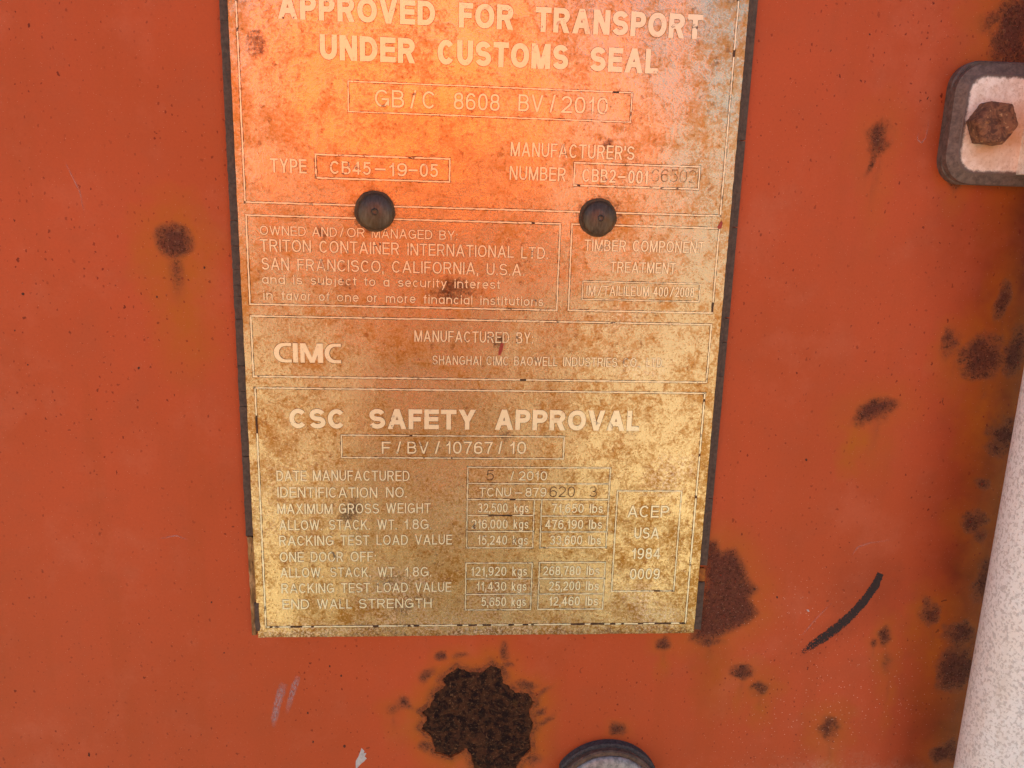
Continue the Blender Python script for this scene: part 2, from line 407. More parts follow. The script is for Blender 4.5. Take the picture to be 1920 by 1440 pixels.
# right of the plate, low: purple-brown bloom
bl = poly_sd(U, V, [px(x, y, HD) for x, y in [(1318, 1012), (1345, 1012), (1352, 1032), (1378, 1026), (1398, 1060), (1405, 1085), (1424, 1105), (1408, 1122), (1424, 1150), (1405, 1168), (1380, 1182), (1340, 1200), (1290, 1203), (1320, 1100)]])
acc(core, sstep(-3.0, 5.0, bl), 0.74); acc(halo, sstep(-16, 1, bl), 0.55)
acc(halo, ell(1345, 1260, 60, 120, 0), 0.55); acc(deep, ell(1330, 1230, 45, 110, 0), 0.35)
# around the big flake
pat = [(836, 1266), (858, 1251), (880, 1259), (905, 1258), (921, 1246), (940, 1254), (944, 1278), (966, 1296), (990, 1299), (1002, 1315), (992, 1331), (1001, 1360), (993, 1385), (996, 1404), (984, 1416), (974, 1428), (964, 1450), (955, 1490), (905, 1490), (890, 1440), (882, 1414), (874, 1405), (845, 1419), (815, 1408), (807, 1380), (789, 1366), (801, 1347), (789, 1334), (806, 1324), (815, 1300), (834, 1286), (829, 1275)]
pp = [px(x, y, HD) for x, y in pat]
psd = poly_sd(U, V, pp)
acc(halo, sstep(-16, 0, psd), 0.85); acc(core, sstep(-7, 0.5, psd) * (0.25 + 0.9 * fbm(U / 5, V / 5, 4, 77)), 0.55)
for s in [(760, 1318, 26, 22, 0, .6), (800, 1268, 30, 18, -50, .52), (826, 1232, 14, 14, 0, .66), (862, 1230, 26, 12, -10, .4), (945, 1222, 14, 30, 15, .48), (950, 1245, 20, 14, 0, .48), (985, 1285, 34, 20, 25, .5),
          (1018, 1300, 34, 10, -45, .42), (1012, 1335, 26, 12, -35, .55), (1020, 1352, 40, 12, -40, .42), (1158, 1368, 24, 20, 20, .6), (1000, 1420, 26, 22, 0, .45), (796, 1400, 22, 18, 0, .45), (815, 1310, 22, 30, 0, .5)]:
    acc(core, ell(*s[:5]), s[5] * 1.25); acc(halo, ell(s[0], s[1], s[2] * 1.6, s[3] * 1.6, s[4]), 0.5)
# spots between plate and rod
for x, y, rx, ry, an, cc, hh in [(1645, 262, 26, 42, 10, .8, .2), (1635, 305, 8, 34, 20, .6, .1), (1640, 775, 46, 28, -20, .9, .3), (1778, 632, 16, 20, 0, .75, .3), (1788, 648, 20, 28, 30, .6, .4),
                                 (1840, 672, 46, 46, -30, 1.05, .9), (1878, 562, 18, 42, 0, .9, .7), (1905, 660, 30, 50, 0, 1.0, .6), (1245, 1208, 17, 15, 0, .8, .4), (1390, 1258, 24, 20, 0, .85, .4), (1425, 1288, 22, 18, 0, .7, .55),
                                 (1660, 1192, 16, 26, 0, .75, .5), (1638, 1205, 10, 10, 0, .6, .2), (1665, 1245, 14, 30, 0, .4, .4), (1750, 1150, 28, 30, 30, .75, .9), (1740, 1130, 14, 22, -40, .6, .3), (1800, 1190, 40, 34, 0, .9, .5),
                                 (1793, 1255, 44, 60, 0, 1.1, .4), (1880, 820, 40, 44, 0, 1.0, .5), (1842, 908, 18, 16, 0, .75, .4), (1825, 975, 30, 26, 0, .8, .5), (1840, 1005, 16, 16, 0, .7, .3), (1850, 1090, 30, 60, 0, .8, .3), (1775, 1410, 30, 30, 0, .9, .4),
                                 (1905, 60, 50, 80, 0, 1.1, .7), (1862, 40, 36, 26, 0, .5, .5), (1555, 1365, 24, 30, 0, .75, .6), (1788, 345, 20, 14, 40, .7, .3), (740, 1330, 20, 16, 0, .4, .2), (1330, 1205, 34, 14, 0, .7, .5)]:
    acc(core, ell(x, y, rx * 1.15, ry * 1.15, an), cc); acc(halo, ell(x, y, rx * 2.4, ry * 2.4, an, 0.8), min(1, hh + .25)); acc(halo, ell(x, y + ry * 2.2, rx * 1.3, ry * 3.4, 0), min(1, hh + .15)); acc(core, ell(x, y + ry * 1.4, rx * 0.45, ry * 2.2, 0), 0.22)
acc(halo, ell(1602, 830, 40, 70, 12, 0.7), 0.95); acc(halo, ell(1625, 770, 70, 60, 0), 0.6); acc(halo, ell(1720, 1190, 40, 60), 0.7)
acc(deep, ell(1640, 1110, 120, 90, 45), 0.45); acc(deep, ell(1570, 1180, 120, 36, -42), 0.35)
# rust stain plus painted shade by the rod and bracket, darkest near the rod
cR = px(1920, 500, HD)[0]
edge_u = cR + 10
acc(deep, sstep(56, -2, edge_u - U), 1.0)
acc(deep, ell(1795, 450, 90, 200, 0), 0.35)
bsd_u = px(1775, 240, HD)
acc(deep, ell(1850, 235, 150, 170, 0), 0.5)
acc(white, ell(1560, 1330, 420, 260, -25), 1.0); acc(white, ell(1480, 1150, 420, 260), 0.7); acc(white, np.full(U.shape, 0.28))
acc(dust, ell(1560, 1470, 300, 60), 0.75)
NU, NV = len(us), len(vs)
Vt = np.stack([U.ravel(), V.ravel(), np.full(U.size, HD)], 1)
# the sheet is very slightly dished, as pressed door panels are
Vt[:, 2] -= 0.0
ids = np.arange(NU * NV).reshape(NV, NU)
q = np.stack([ids[:-1, :-1], ids[1:, :-1], ids[1:, 1:], ids[:-1, 1:]], -1).reshape(-1, 4)
ring = np.concatenate([ids[0, :], ids[1:, -1], ids[-1, -2::-1], ids[-2:0:-1, 0]])
bk = Vt[ring].copy(); bk[:, 2] -= 30
n0 = len(Vt); nr = len(ring)
qs = [[ring[i], ring[(i + 1) % nr], n0 + (i + 1) % nr, n0 + i] for i in range(nr)]
allF = q.tolist() + qs + [list(range(n0, n0 + nr))]
pad0 = lambda a: np.concatenate([a.ravel(), np.zeros(nr)])
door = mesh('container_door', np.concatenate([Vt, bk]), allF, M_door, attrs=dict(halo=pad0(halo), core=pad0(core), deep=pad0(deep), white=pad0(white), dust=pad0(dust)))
door['label'] = 'red oxide painted steel container door with rust spots behind the plate'; door['category'] = 'door'

# big rust flake below the plate: scale standing out of broken paint
def rust_patch(name, poly, step, amp, mat, warp, seed):
    P = np.array(poly); lo = P.min(0) - 4; hi = P.max(0) + 4
    x = np.arange(lo[0], hi[0], step); y = np.arange(lo[1], hi[1], step); X, Y = np.meshgrid(x, y)
    d = poly_sd(X, Y, poly) + (fbm(X / 1.5, Y / 1.5, 4, seed) - 0.5) * warp
    h = sstep(-0.15, 0.35, d) * 0.22 - 0.2
    h += sstep(0.3, 4.0, d) * ((fbm(X / 2.6, Y / 2.6, 5, seed + 5) - 0.5) * amp + 0.45)
    h = np.where(d > 0.5, np.maximum(h, 0.03 + 0.14 * fbm(X / 0.9, Y / 0.9, 2, seed + 9)), h)
    keep = (h > -0.12)
    idm = np.arange(X.size).reshape(X.shape)
    f = np.stack([idm[:-1, :-1], idm[1:, :-1], idm[1:, 1:], idm[:-1, 1:]], -1).reshape(-1, 4)
    kk = keep.ravel()
    f = f[kk[f].any(1)]
    used = np.unique(f); remap = -np.ones(X.size, int); remap[used] = np.arange(len(used))
    Vv = np.stack([X.ravel(), Y.ravel(), HD + h.ravel()], 1)[used]
    return mesh(name, Vv, remap[f], mat, door, smooth=True)
rp = rust_patch('rust_flake', pp, 0.3, 2.6, M_scale, 1.6, 3)
rp['label'] = 'large dark brown flaking rust patch below the plate'
# raised lip of broken paint round the flake
def paint_lip(poly, step, seed):
    P = np.array(poly); lo = P.min(0) - 5; hi = P.max(0) + 5
    X, Y = np.meshgrid(np.arange(lo[0], hi[0], step), np.arange(lo[1], hi[1], step))
    d = poly_sd(X, Y, poly) + (fbm(X / 1.5, Y / 1.5, 4, 3) - 0.5) * 1.6
    lift = 0.15 + 0.75 * sstep(0.35, 0.7, fbm(X / 5, Y / 5, 3, seed))
    h = sstep(-2.2, 0.25, d) * lift - 0.03 + (fbm(X / 1.2, Y / 1.2, 2, seed + 3) - .5) * 0.12 * sstep(-2, 0, d)
    idm = np.arange(X.size).reshape(X.shape)
    f = np.stack([idm[:-1, :-1], idm[1:, :-1], idm[1:, 1:], idm[:-1, 1:]], -1).reshape(-1, 4)
    kk = ((d > -2.3) & (d < 0.28)).ravel(); f = f[kk[f].all(1)]
    used = np.unique(f); remap = -np.ones(X.size, int); remap[used] = np.arange(len(used))
    o = mesh('paint_lip', np.stack([X.ravel(), Y.ravel(), HD + h.ravel()], 1)[used], remap[f], M_door, door, smooth=True,
             attrs=dict(halo=np.full(len(used), .8), core=(0.18 + 0.35 * fbm(X / 3, Y / 3, 4, 12).ravel()[used]), deep=np.zeros(len(used)), white=np.zeros(len(used)), dust=np.zeros(len(used))))
    o['label'] = 'lifted edge of broken red paint round the rust flake'
paint_lip(pp, 0.3, 21)
rng = np.random.RandomState(4)

# strokes on the paint
def stroke(name, pts, widths, mat, h, ragged=0.0, seg=40, fade=None, seed=0):
    pts = np.array(pts, float); t = np.linspace(0, 1, len(pts)); tt = np.linspace(0, 1, seg)
    cx = np.interp(tt, t, pts[:, 0]); cy = np.interp(tt, t, pts[:, 1]); ww = np.interp(tt, np.linspace(0, 1, len(widths)), widths)
    rg = np.random.RandomState(seed); Vv = []; fd = []
    for i in range(seg):
        j0, j1 = max(i - 1, 0), min(i + 1, seg - 1)
        d = np.array([cx[j1] - cx[j0], cy[j1] - cy[j0]]); d /= np.linalg.norm(d); nn = np.array([-d[1], d[0]])
        for s in (-1, 0, 1):
            wv = ww[i] * s * (1 + ragged * (rg.rand() - 0.5))
            p = px(cx[i] + nn[0] * wv, cy[i] + nn[1] * wv, HD)
            Vv.append((p[0], p[1], HD + h + (0.08 if s == 0 else 0)))
            f = 1.0 if fade is None else np.interp(tt[i], np.linspace(0, 1, len(fade)), fade)
            fd.append(f * (1.0 if s == 0 else (0.6 if fade is not None else 1)))
    Fc = []
    for i in range(seg - 1):
        for k in range(2):
            a = i * 3 + k; Fc.append((a, a + 1, a + 4, a + 3))
    return mesh(name, Vv, Fc, mat, door, attrs=dict(fade=fd))
bm_ = mat_flat('black_crayon', (0.018, 0.014, 0.015), (0.045, 0.030, 0.030), 0.8, 0, 900)
nb = N('black_crayon_mark')
nb_al = nb.math('GREATER_THAN', nb.math('ADD', nb.attr('fade'), nb.math('MULTIPLY', nb.math('SUBTRACT', nb.noise(1300, 4, 0.7), 0.5), 2.2)), 0.45)
M_black = nb.bsdf(nb.mix(nb.noise(900, 3), (0.020, 0.014, 0.015), (0.050, 0.034, 0.034)), 0.75, 0, alpha=nb_al, spec=0.3)
bs = stroke('black_mark', [(1651, 1075), (1640, 1100), (1622, 1124), (1600, 1150), (1575, 1172), (1545, 1195), (1522, 1210), (1503, 1224)], [6.5, 7.5, 7.5, 8, 8.5, 8.5, 8, 7, 4], M_black, 0.06, 0.35, 110, fade=[1.0, 1.05, 1.0, 0.95, 0.9, 0.85, 0.8, 0.65, 0.4], seed=2)
bs['label'] = 'short curved black crayon mark right of the plate'
M_scr = mat_fade('chalky_scratch', (0.52, 0.33, 0.33), 800, 0.30, 0.62, 0.75)
for pts, wd, fd in [([(533, 1281), (527, 1296), (520, 1322), (514, 1348), (513, 1366)], [7, 8, 7, 6, 3], [0.3, 0.9, 1, 0.8, 0.0]),
                    ([(559, 1268), (553, 1284), (546, 1306), (541, 1325), (537, 1340)], [5, 6, 5, 5, 3], [0.5, 1, 0.9, 0.5, 0.0])]:
    o = stroke('scratch', pts, wd, M_scr, 0.05, 0.2, 30, fade=fd, seed=int(pts[0][0])); o['label'] = 'pale chalky scratch in the red paint below the plate'
for pts in ([(1598, 1040), (1608, 1026), (1630, 1018), (1668, 1013)], [(1505, 1190), (1530, 1160), (1560, 1130)], [(1722, 250), (1720, 262), (1728, 268), (1736, 258), (1742, 225)], [(1790, 140), (1805, 128), (1825, 120)], [(300, 1010), (330, 1004), (352, 1012)], [(120, 300), (150, 360), (158, 400)]):
    stroke('hairline_scratch', pts, [1.1, 1.3, 1.0], M_scr, 0.04, 0.3, 24, fade=[0.2, 0.7, 0.6, 0.15], seed=int(pts[0][0]))
M_chip = mat_flat('grey_paint_chip', (0.40, 0.40, 0.42), (0.55, 0.54, 0.54), 0.7, 0, 500)
def blob(name, pts, mat, h, parent, sub=3, jit=0.5, seed=1, top=0.1, plane=HD):
    P = np.array([px(x, y, plane) for x, y in pts]); rg = np.random.RandomState(seed); Q = []
    n = len(P)
    for i in range(n):
        for k in range(sub):
            a = P[i] + (P[(i + 1) % n] - P[i]) * k / sub
            Q.append(a + (rg.rand(2) - 0.5) * jit)
    Q = np.array(Q); c = Q.mean(0); n = len(Q)
    Vv = [(x, y, plane + h) for x, y in Q] + [(c[0] + (x - c[0]) * .7, c[1] + (y - c[1]) * .7, plane + h + top) for x, y in Q] + [(c[0], c[1], plane + h + top)]
    Fc = [(i, (i + 1) % n, n + (i + 1) % n, n + i) for i in range(n)] + [(n + i, n + (i + 1) % n, 2 * n) for i in range(n)]
    return mesh(name, Vv, Fc, mat, parent)
o = blob('paint_chip', [(678, 1402), (683, 1408), (681, 1412), (687, 1412), (684, 1418), (688, 1422), (682, 1428), (675, 1434), (667, 1442), (667, 1427), (672, 1419), (676, 1408)], M_chip, 0.03, door, 2, 0.25, 3, 0.05)
o['label'] = 'small pale grey paint chip at the lower edge'
o = blob('paint_chip', [(1512, 1143), (1516, 1143), (1518, 1147), (1515, 1147)], M_chip, 0.03, door, 1, 0.05, 5, 0.05)
M_dot = mat_flat('dark_pinhole', (0.07, 0.020, 0.012), (0.11, 0.03, 0.016), 0.8)
for k, (x, y, r) in enumerate([(43, 551, 3.4), (294, 557, 2.6), (640, 1267, 3), (646, 1399, 3.6), (52, 684, 2), (260, 690, 3), (420, 1224, 2), (1512, 862, 3), (1457, 1120, 2.6), (1415, 1105, 3), (618, 1249, 2.4), (577, 1337, 2.6), (587, 1391, 2.6), (383, 502, 2.6), (397, 1129, 2.2), (28, 620, 2)]):
    a = np.linspace(0, 2 * np.pi, 7)[:-1]
    r = r * 0.72
    blob('rust_pinhole', [(x + r * math.cos(t) * (0.6 + 0.8 * rng.rand()), y + 1.3 * r * math.sin(t) * (0.7 + 0.5 * rng.rand())) for t in a], M_dot, 0.02, door, 1, 0.05, k, 0.12)

# ---------------------------------------------------------------- the data plate
pl_u0 = -110.4; pl_u1 = 88.1
bot = (px(480, 1195)[1] + px(1303, 1187)[1]) / 2
top = -262.0
uc = (pl_u0 + pl_u1) / 2
plate = thing('data_plate', 'tall rusty steel container approval plate with raised lettering riveted to red door', 'plate', (uc, bot, HD))
# sheet with a lightly uneven outline and stain maps
gu = np.linspace(pl_u0, pl_u1, 150); gv = np.concatenate([np.linspace(top, -170, 30)[:-1], np.linspace(-170, bot, 230)])
U, V = np.meshgrid(gu, gv)
WU = (fbm(U / 9, V / 9, 4, 31) - 0.5) * 16; WV = (fbm(U / 9, V / 9, 4, 57) - 0.5) * 16
HDs = HD; HD = 0.0
stain = np.zeros(U.shape); crust = np.zeros(U.shape); rusty = np.zeros(U.shape)
for x, y, rx, ry, a in [(482, 82, 24, 20, .8), (1135, 262, 14, 16, .9), (655, 535, 20, 14, .55), (850, 545, 60, 26, .75), (740, 1095, 60, 36, .55), (760, 1140, 40, 40, .65), (1118, 985, 26, 16, .6), (665, 960, 22, 30, .8), (668, 1000, 22, 26, .5), (935, 630, 22, 24, .85),
                        (700, 1178, 130, 20, .55), (900, 1182, 160, 14, .6), (560, 1188, 90, 12, .5), (1200, 1180, 120, 12, .5), (930, 1100, 50, 40, .45), (605, 437, 16, 16, .8), (1190, 300, 16, 26, .5), (1285, 560, 30, 12, .5), (1180, 805, 14, 24, .5), (1125, 792, 30, 20, .5), (940, 825, 14, 18, .7),
                        (820, 300, 12, 16, .5), (790, 1125, 40, 16, .6), (1400, 120, 10, 24, .4), (1345, 120, 14, 30, .5), (1330, 20, 14, 20, .45), (1340, 190, 10, 18, .5), (1120, 545, 40, 16, .4)]:
    acc(stain, ell(x, y, rx * 1.3, ry * 1.3, 0, 0.8), a)
for x, y, rx, ry, a in [(740, 1100, 90, 50, .9), (820, 1165, 150, 36, 1), (600, 1182, 160, 20, .9), (900, 1180, 220, 24, 1), (1200, 1145, 34, 60, .95), (1243, 1160, 22, 26, 1), (960, 1110, 70, 26, .9), (930, 1120, 60, 30, .8), (560, 940, 260, 120, .35), (860, 940, 120, 90, .55), (1245, 890, 50, 40, .7),
                        (1200, 690, 70, 30, .6), (1150, 600, 60, 24, .5), (760, 720, 120, 22, .4), (1100, 1130, 140, 60, .35)]:
    acc(crust, ell(x, y, rx * 1.2, ry * 1.2, 0, 0.6), a)
for x, y, rx, ry, a in [(870, 300, 200, 60, .6), (700, 395, 70, 70, .8), (1125, 405, 60, 60, .8), (800, 640, 300, 60, .5), (1190, 270, 60, 60, .6), (1340, 160, 90, 220, .4), (620, 850, 160, 90, .5), (1230, 800, 120, 60, .4), (900, 1110, 120, 60, .8), (700, 1150, 160, 60, .6), (540, 250, 60, 80, .5), (1200, 1010, 60, 120, .5)]:
    acc(rusty, ell(x, y, rx * 1.3, ry * 1.3), a)
eb = np.minimum(np.minimum(U - pl_u0, pl_u1 - U), (bot - V))
acc(rusty, sstep(9, 0, eb + (fbm(U / 7, V / 7, 4, 3) - .5) * 10), 0.8); acc(stain, sstep(7, 0, bot - V + (fbm(U / 5, V / 5, 4, 9) - .5) * 9), 0.55)
for x, y in ((702, 396), (1122, 408)):
    c0 = px(x, y); rr = np.hypot(U - c0[0], V - c0[1]); acc(stain, sstep(11.5, 8.0, rr + WU * .25), 0.5)
HD = HDs
nv, nu = U.shape
jag = (fbm(U / 3.0, V / 3.0, 3, 8) - 0.5)
X = U + np.where(np.isclose(U, pl_u0) | np.isclose(U, pl_u1), jag * 0.35, 0); Y = V + np.where(np.isclose(V, bot), jag * 0.6, 0)
Hh = (fbm(U / 40, V / 40, 2, 2) - 0.5) * 0.0
ids = np.arange(nu * nv).reshape(nv, nu)
q = np.stack([ids[:-1, :-1], ids[1:, :-1], ids[1:, 1:], ids[:-1, 1:]], -1).reshape(-1, 4)
Vt = np.stack([X.ravel(), Y.ravel(), Hh.ravel()], 1)
ring = np.concatenate([ids[0, :], ids[1:, -1], ids[-1, -2::-1], ids[-2:0:-1, 0]])
bk = Vt[ring].copy(); bk[:, 2] = -0.9; n0 = len(Vt); nr = len(ring)
allF = q.tolist() + [[ring[i], ring[(i + 1) % nr], n0 + (i + 1) % nr, n0 + i] for i in range(nr)] + [list(range(n0, n0 + nr))]
pad0 = lambda a: np.concatenate([a.ravel(), a.ravel()[ring]])
mesh('steel_sheet', np.concatenate([Vt, bk]), allF, M_plate, plate, attrs=dict(stain=pad0(stain), crust=pad0(crust), rust=pad0(rusty)))
def sheet_maps(u, v):
    i = np.clip(np.searchsorted(gv, v), 0, nv - 1); j = np.clip(np.round((u - pl_u0) / (pl_u1 - pl_u0) * (nu - 1)).astype(int), 0, nu - 1)
    return dict(stain=stain[i, j], crust=crust[i, j], rust=rusty[i, j])

# --- rubber gasket showing on both sides, cracked across
def gasket(u0, u1, v0, v1, name, seed, lab):
    rg = np.random.RandomState(seed); Vv, Fc = [], []
    v = v0
    while v < v1:
        L = min(rg.uniform(3.5, 16), v1 - v); g = rg.uniform(0.06, 0.30) if rg.rand() < 0.6 else 0.03
        n = max(2, int(L / 1.5)); b = len(Vv)
        dh = rg.uniform(-0.06, 0.06); sl = rg.uniform(-.3, .3)
        for k in range(n + 1):
            vv = v + (L - g) * k / n
            j0, j1 = (rg.rand(2) - 0.5) * 0.25
            tl = sl * (1 if k == n else 0)
            for (uu, hh) in ((u0 + j0, -2.9), (u0 + j0, -1.05), (u0 + j0 + 0.25, -0.92 + dh), (u1, -0.92 + dh), (u1, -2.9)):
                Vv.append((uu, vv + tl * (uu - u0) / (u1 - u0), hh))
        for k in range(n):
            for c in range(4):
                a = b + k * 5 + c; Fc.append((a, a + 1, a + 6, a + 5))
        Fc.append(tuple(b + c for c in range(5))); Fc.append(tuple(b + n * 5 + c for c in range(4, -1, -1)))
        v += L
    o = mesh(name, Vv, Fc, M_gask, plate); o['label'] = lab; return o
HG = -1.0
lu = px(412, 30, HG)[0]; ru = px(1416, 60, HG)[0]
vb = px(467, 1006, HG)[1]
gasket(lu, pl_u0 + 1.5, top, vb, 'gasket', 1, 'cracked dark rubber strip along the left edge')
ru0 = ru; rb = px(1320, 1060, HG)[1]
gasket(pl_u1 - 1.5, ru0, top, rb, 'gasket', 2, 'cracked dark rubber strip along the right edge')
gasket(pl_u1 - 1.5, ru0 - 0.3, px(1320, 1092, HG)[1], px(1315, 1180, HG)[1], 'gasket', 3, 'broken rubber end at the lower right')
# second lip inside the right gasket
def bar(name, u0, u1, v0, v1, h0, h1, mat, parent, jit=0.2, seed=0, step=2.0, ch=0.15):
    rg = np.random.RandomState(seed); n = max(2, int(abs(v1 - v0) / step)); Vv, Fc = [], []
    for k in range(n + 1):
        vv = v0 + (v1 - v0) * k / n; a, b = (rg.rand(2) - 0.5) * jit
        for uu, hh in ((u0 + a, h0), (u0 + a, h1 - ch), (u0 + a + ch, h1), (u1 + b - ch, h1), (u1 + b, h1 - ch), (u1 + b, h0)): Vv.append((uu, vv, hh))
    for k in range(n):
        for c in range(5):
            i = k * 6 + c; Fc.append((i, i + 1, i + 7, i + 6))
    Fc.append(tuple(range(6))); Fc.append(tuple(n * 6 + c for c in range(5, -1, -1)))
    return mesh(name, Vv, Fc, mat, parent)
bar('gasket_lip', pl_u1 + 0.05, pl_u1 + 1.6, top, rb - 8, -1.2, -0.55, M_gask, plate, 0.3, 6)
# rusty double edge at the lower left where the rubber is gone
e0 = px(465, 1050, HG)[0]
o = bar('folded_edge', e0, e0 + 1.9, vb + 0.3, bot - 0.4, -2.7, -1.3, M_edge, plate, 0.35, 7); o['label'] = 'tan rusty layered edge at the lower left corner'
bar('folded_edge', e0 + 2.0, pl_u0 + 0.4, vb + 0.6, px(480, 1135)[1], -2.4, -0.75, M_edge, plate, 0.35, 8)
bar('gasket_stub', e0 + 2.2, e0 + 4.1, px(484, 1131)[1], px(487, 1183)[1], -1.5, 0.22, M_gask, plate, 0.6, 9)
bar('sealant_crumb', pl_u1 + 0.2, ru0 - 0.5, px(1318, 1066, HG)[1], px(1318, 1090, HG)[1], -2.7, -1.1, mat_flat('orange_rust_crumb', (0.42, 0.15, 0.02), (0.22, 0.07, 0.015), 0.8), plate, 0.9, 10, 0.8)

# --- rivets
def lathe(name, c, prof, seg, mat, parent, rfun=None, mi=None, smooth=True, jitter=0.0, seed=0):
    """prof: list of (radius, height) from outside to centre, millimetres, heights above the door face offset by c[2]"""
    rg = np.random.RandomState(seed); Vv, Fc, mis = [], [], []
    for r, h in prof:
        for k in range(seg):
            t = 2 * math.pi * k / seg
            rr = rfun(r, t, h) if rfun else r
            j = (rg.rand(3) - .5) * jitter
            Vv.append((c[0] + rr * math.cos(t) + j[0], c[1] + rr * math.sin(t) + j[1], c[2] + h + j[2]))
    for i in range(len(prof) - 1):
        for k in range(seg):
            a, b = i * seg + k, i * seg + (k + 1) % seg
            Fc.append((a, a + seg, b + seg, b)); mis.append(mi[i] if mi else 0)
    Fc.append(tuple(range(len(Vv) - seg, len(Vv)))[::-1]); mis.append(mi[-1] if mi else 0)
    Fc.append(tuple(range(seg))); mis.append(mi[0] if mi else 0)
    return mesh(name, Vv, Fc, mat, parent, mi=mis, smooth=smooth)
for k, (x, y, r, lab) in enumerate([(702, 396, 8.05, 'dark domed rivet at the left of the plate'), (1122, 408, 7.75, 'dark domed rivet at the right of the plate')]):
    c = px(x, y, 1.6)
    rv = lathe('rivet', (c[0], c[1], 0), [(r, -0.6), (r, 0.35), (r - 0.25, 0.6), (r - 0.9, 0.7)], 40, M_rivrim, plate, rfun=lambda rr, t, h: rr * (1 + 0.012 * math.sin(5 * t + k) + 0.01 * math.sin(11 * t)))
    rv['label'] = lab
    prof = [(r - 0.85, 0.55)] + [((r - 0.9) * math.cos(a), 0.75 + 3.8 * math.sin(a)) for a in np.linspace(0.1, 1.45, 12)] + [(1.2, 4.5), (0.8, 4.3), (0.15, 4.25)]
    hd = lathe('rivet_dome', (c[0] + 0.45 * (1 if k else 0.9), c[1] + 0.3, 0), prof, 40, M_riv, plate, rfun=lambda rr, t, h: rr * (1 + 0.01 * math.sin(3 * t + 2 * k)))
    hd.parent = rv; ORG[rv.name] = ORG[plate.name]

# --- lettering
LT, LB, HH = 0.16, -0.05, 0.035            # height of the raised letters, their foot, and the grime film round them
def arc(cx, cy, rx, ry, a0, a1, n=12):
    return [(cx + rx * math.cos(R(a0 + (a1 - a0) * k / n)), cy + ry * math.sin(R(a0 + (a1 - a0) * k / n))) for k in range(n + 1)]
def oval(y0=0.0, y1=1.0, x0=0.0, x1=1.0, n=28, e=2.35):
    P = []
    for k in range(n):
        t = 2 * math.pi * k / n; c, s_ = math.cos(t), math.sin(t)
        P.append(((x0 + x1) / 2 + (x1 - x0) / 2 * math.copysign(abs(c) ** (2 / e), c), (y0 + y1) / 2 + (y1 - y0) / 2 * math.copysign(abs(s_) ** (2 / e), s_)))
    return P
L = lambda *p: ('l', list(p)); C1 = lambda p: ('c', p); O1 = lambda p: ('o', p); D = lambda a, b: ('d', [a, b])
XH = 0.70
SS = arc(.5, .745, .47, .255, 20, 90, 5) + arc(.5, .745, .47, .255, 90, 245, 9)[1:] + arc(.5, .255, .5, .255, 65, -90, 9) + arc(.5, .255, .5, .255, -90, -162, 5)[1:]
def low(p, k=XH): return [(x, y * k) for x, y in p]
CC = arc(.5, .5, .5, .5, 40, 320, 24)
CC = [(x, y) for x, y in CC]
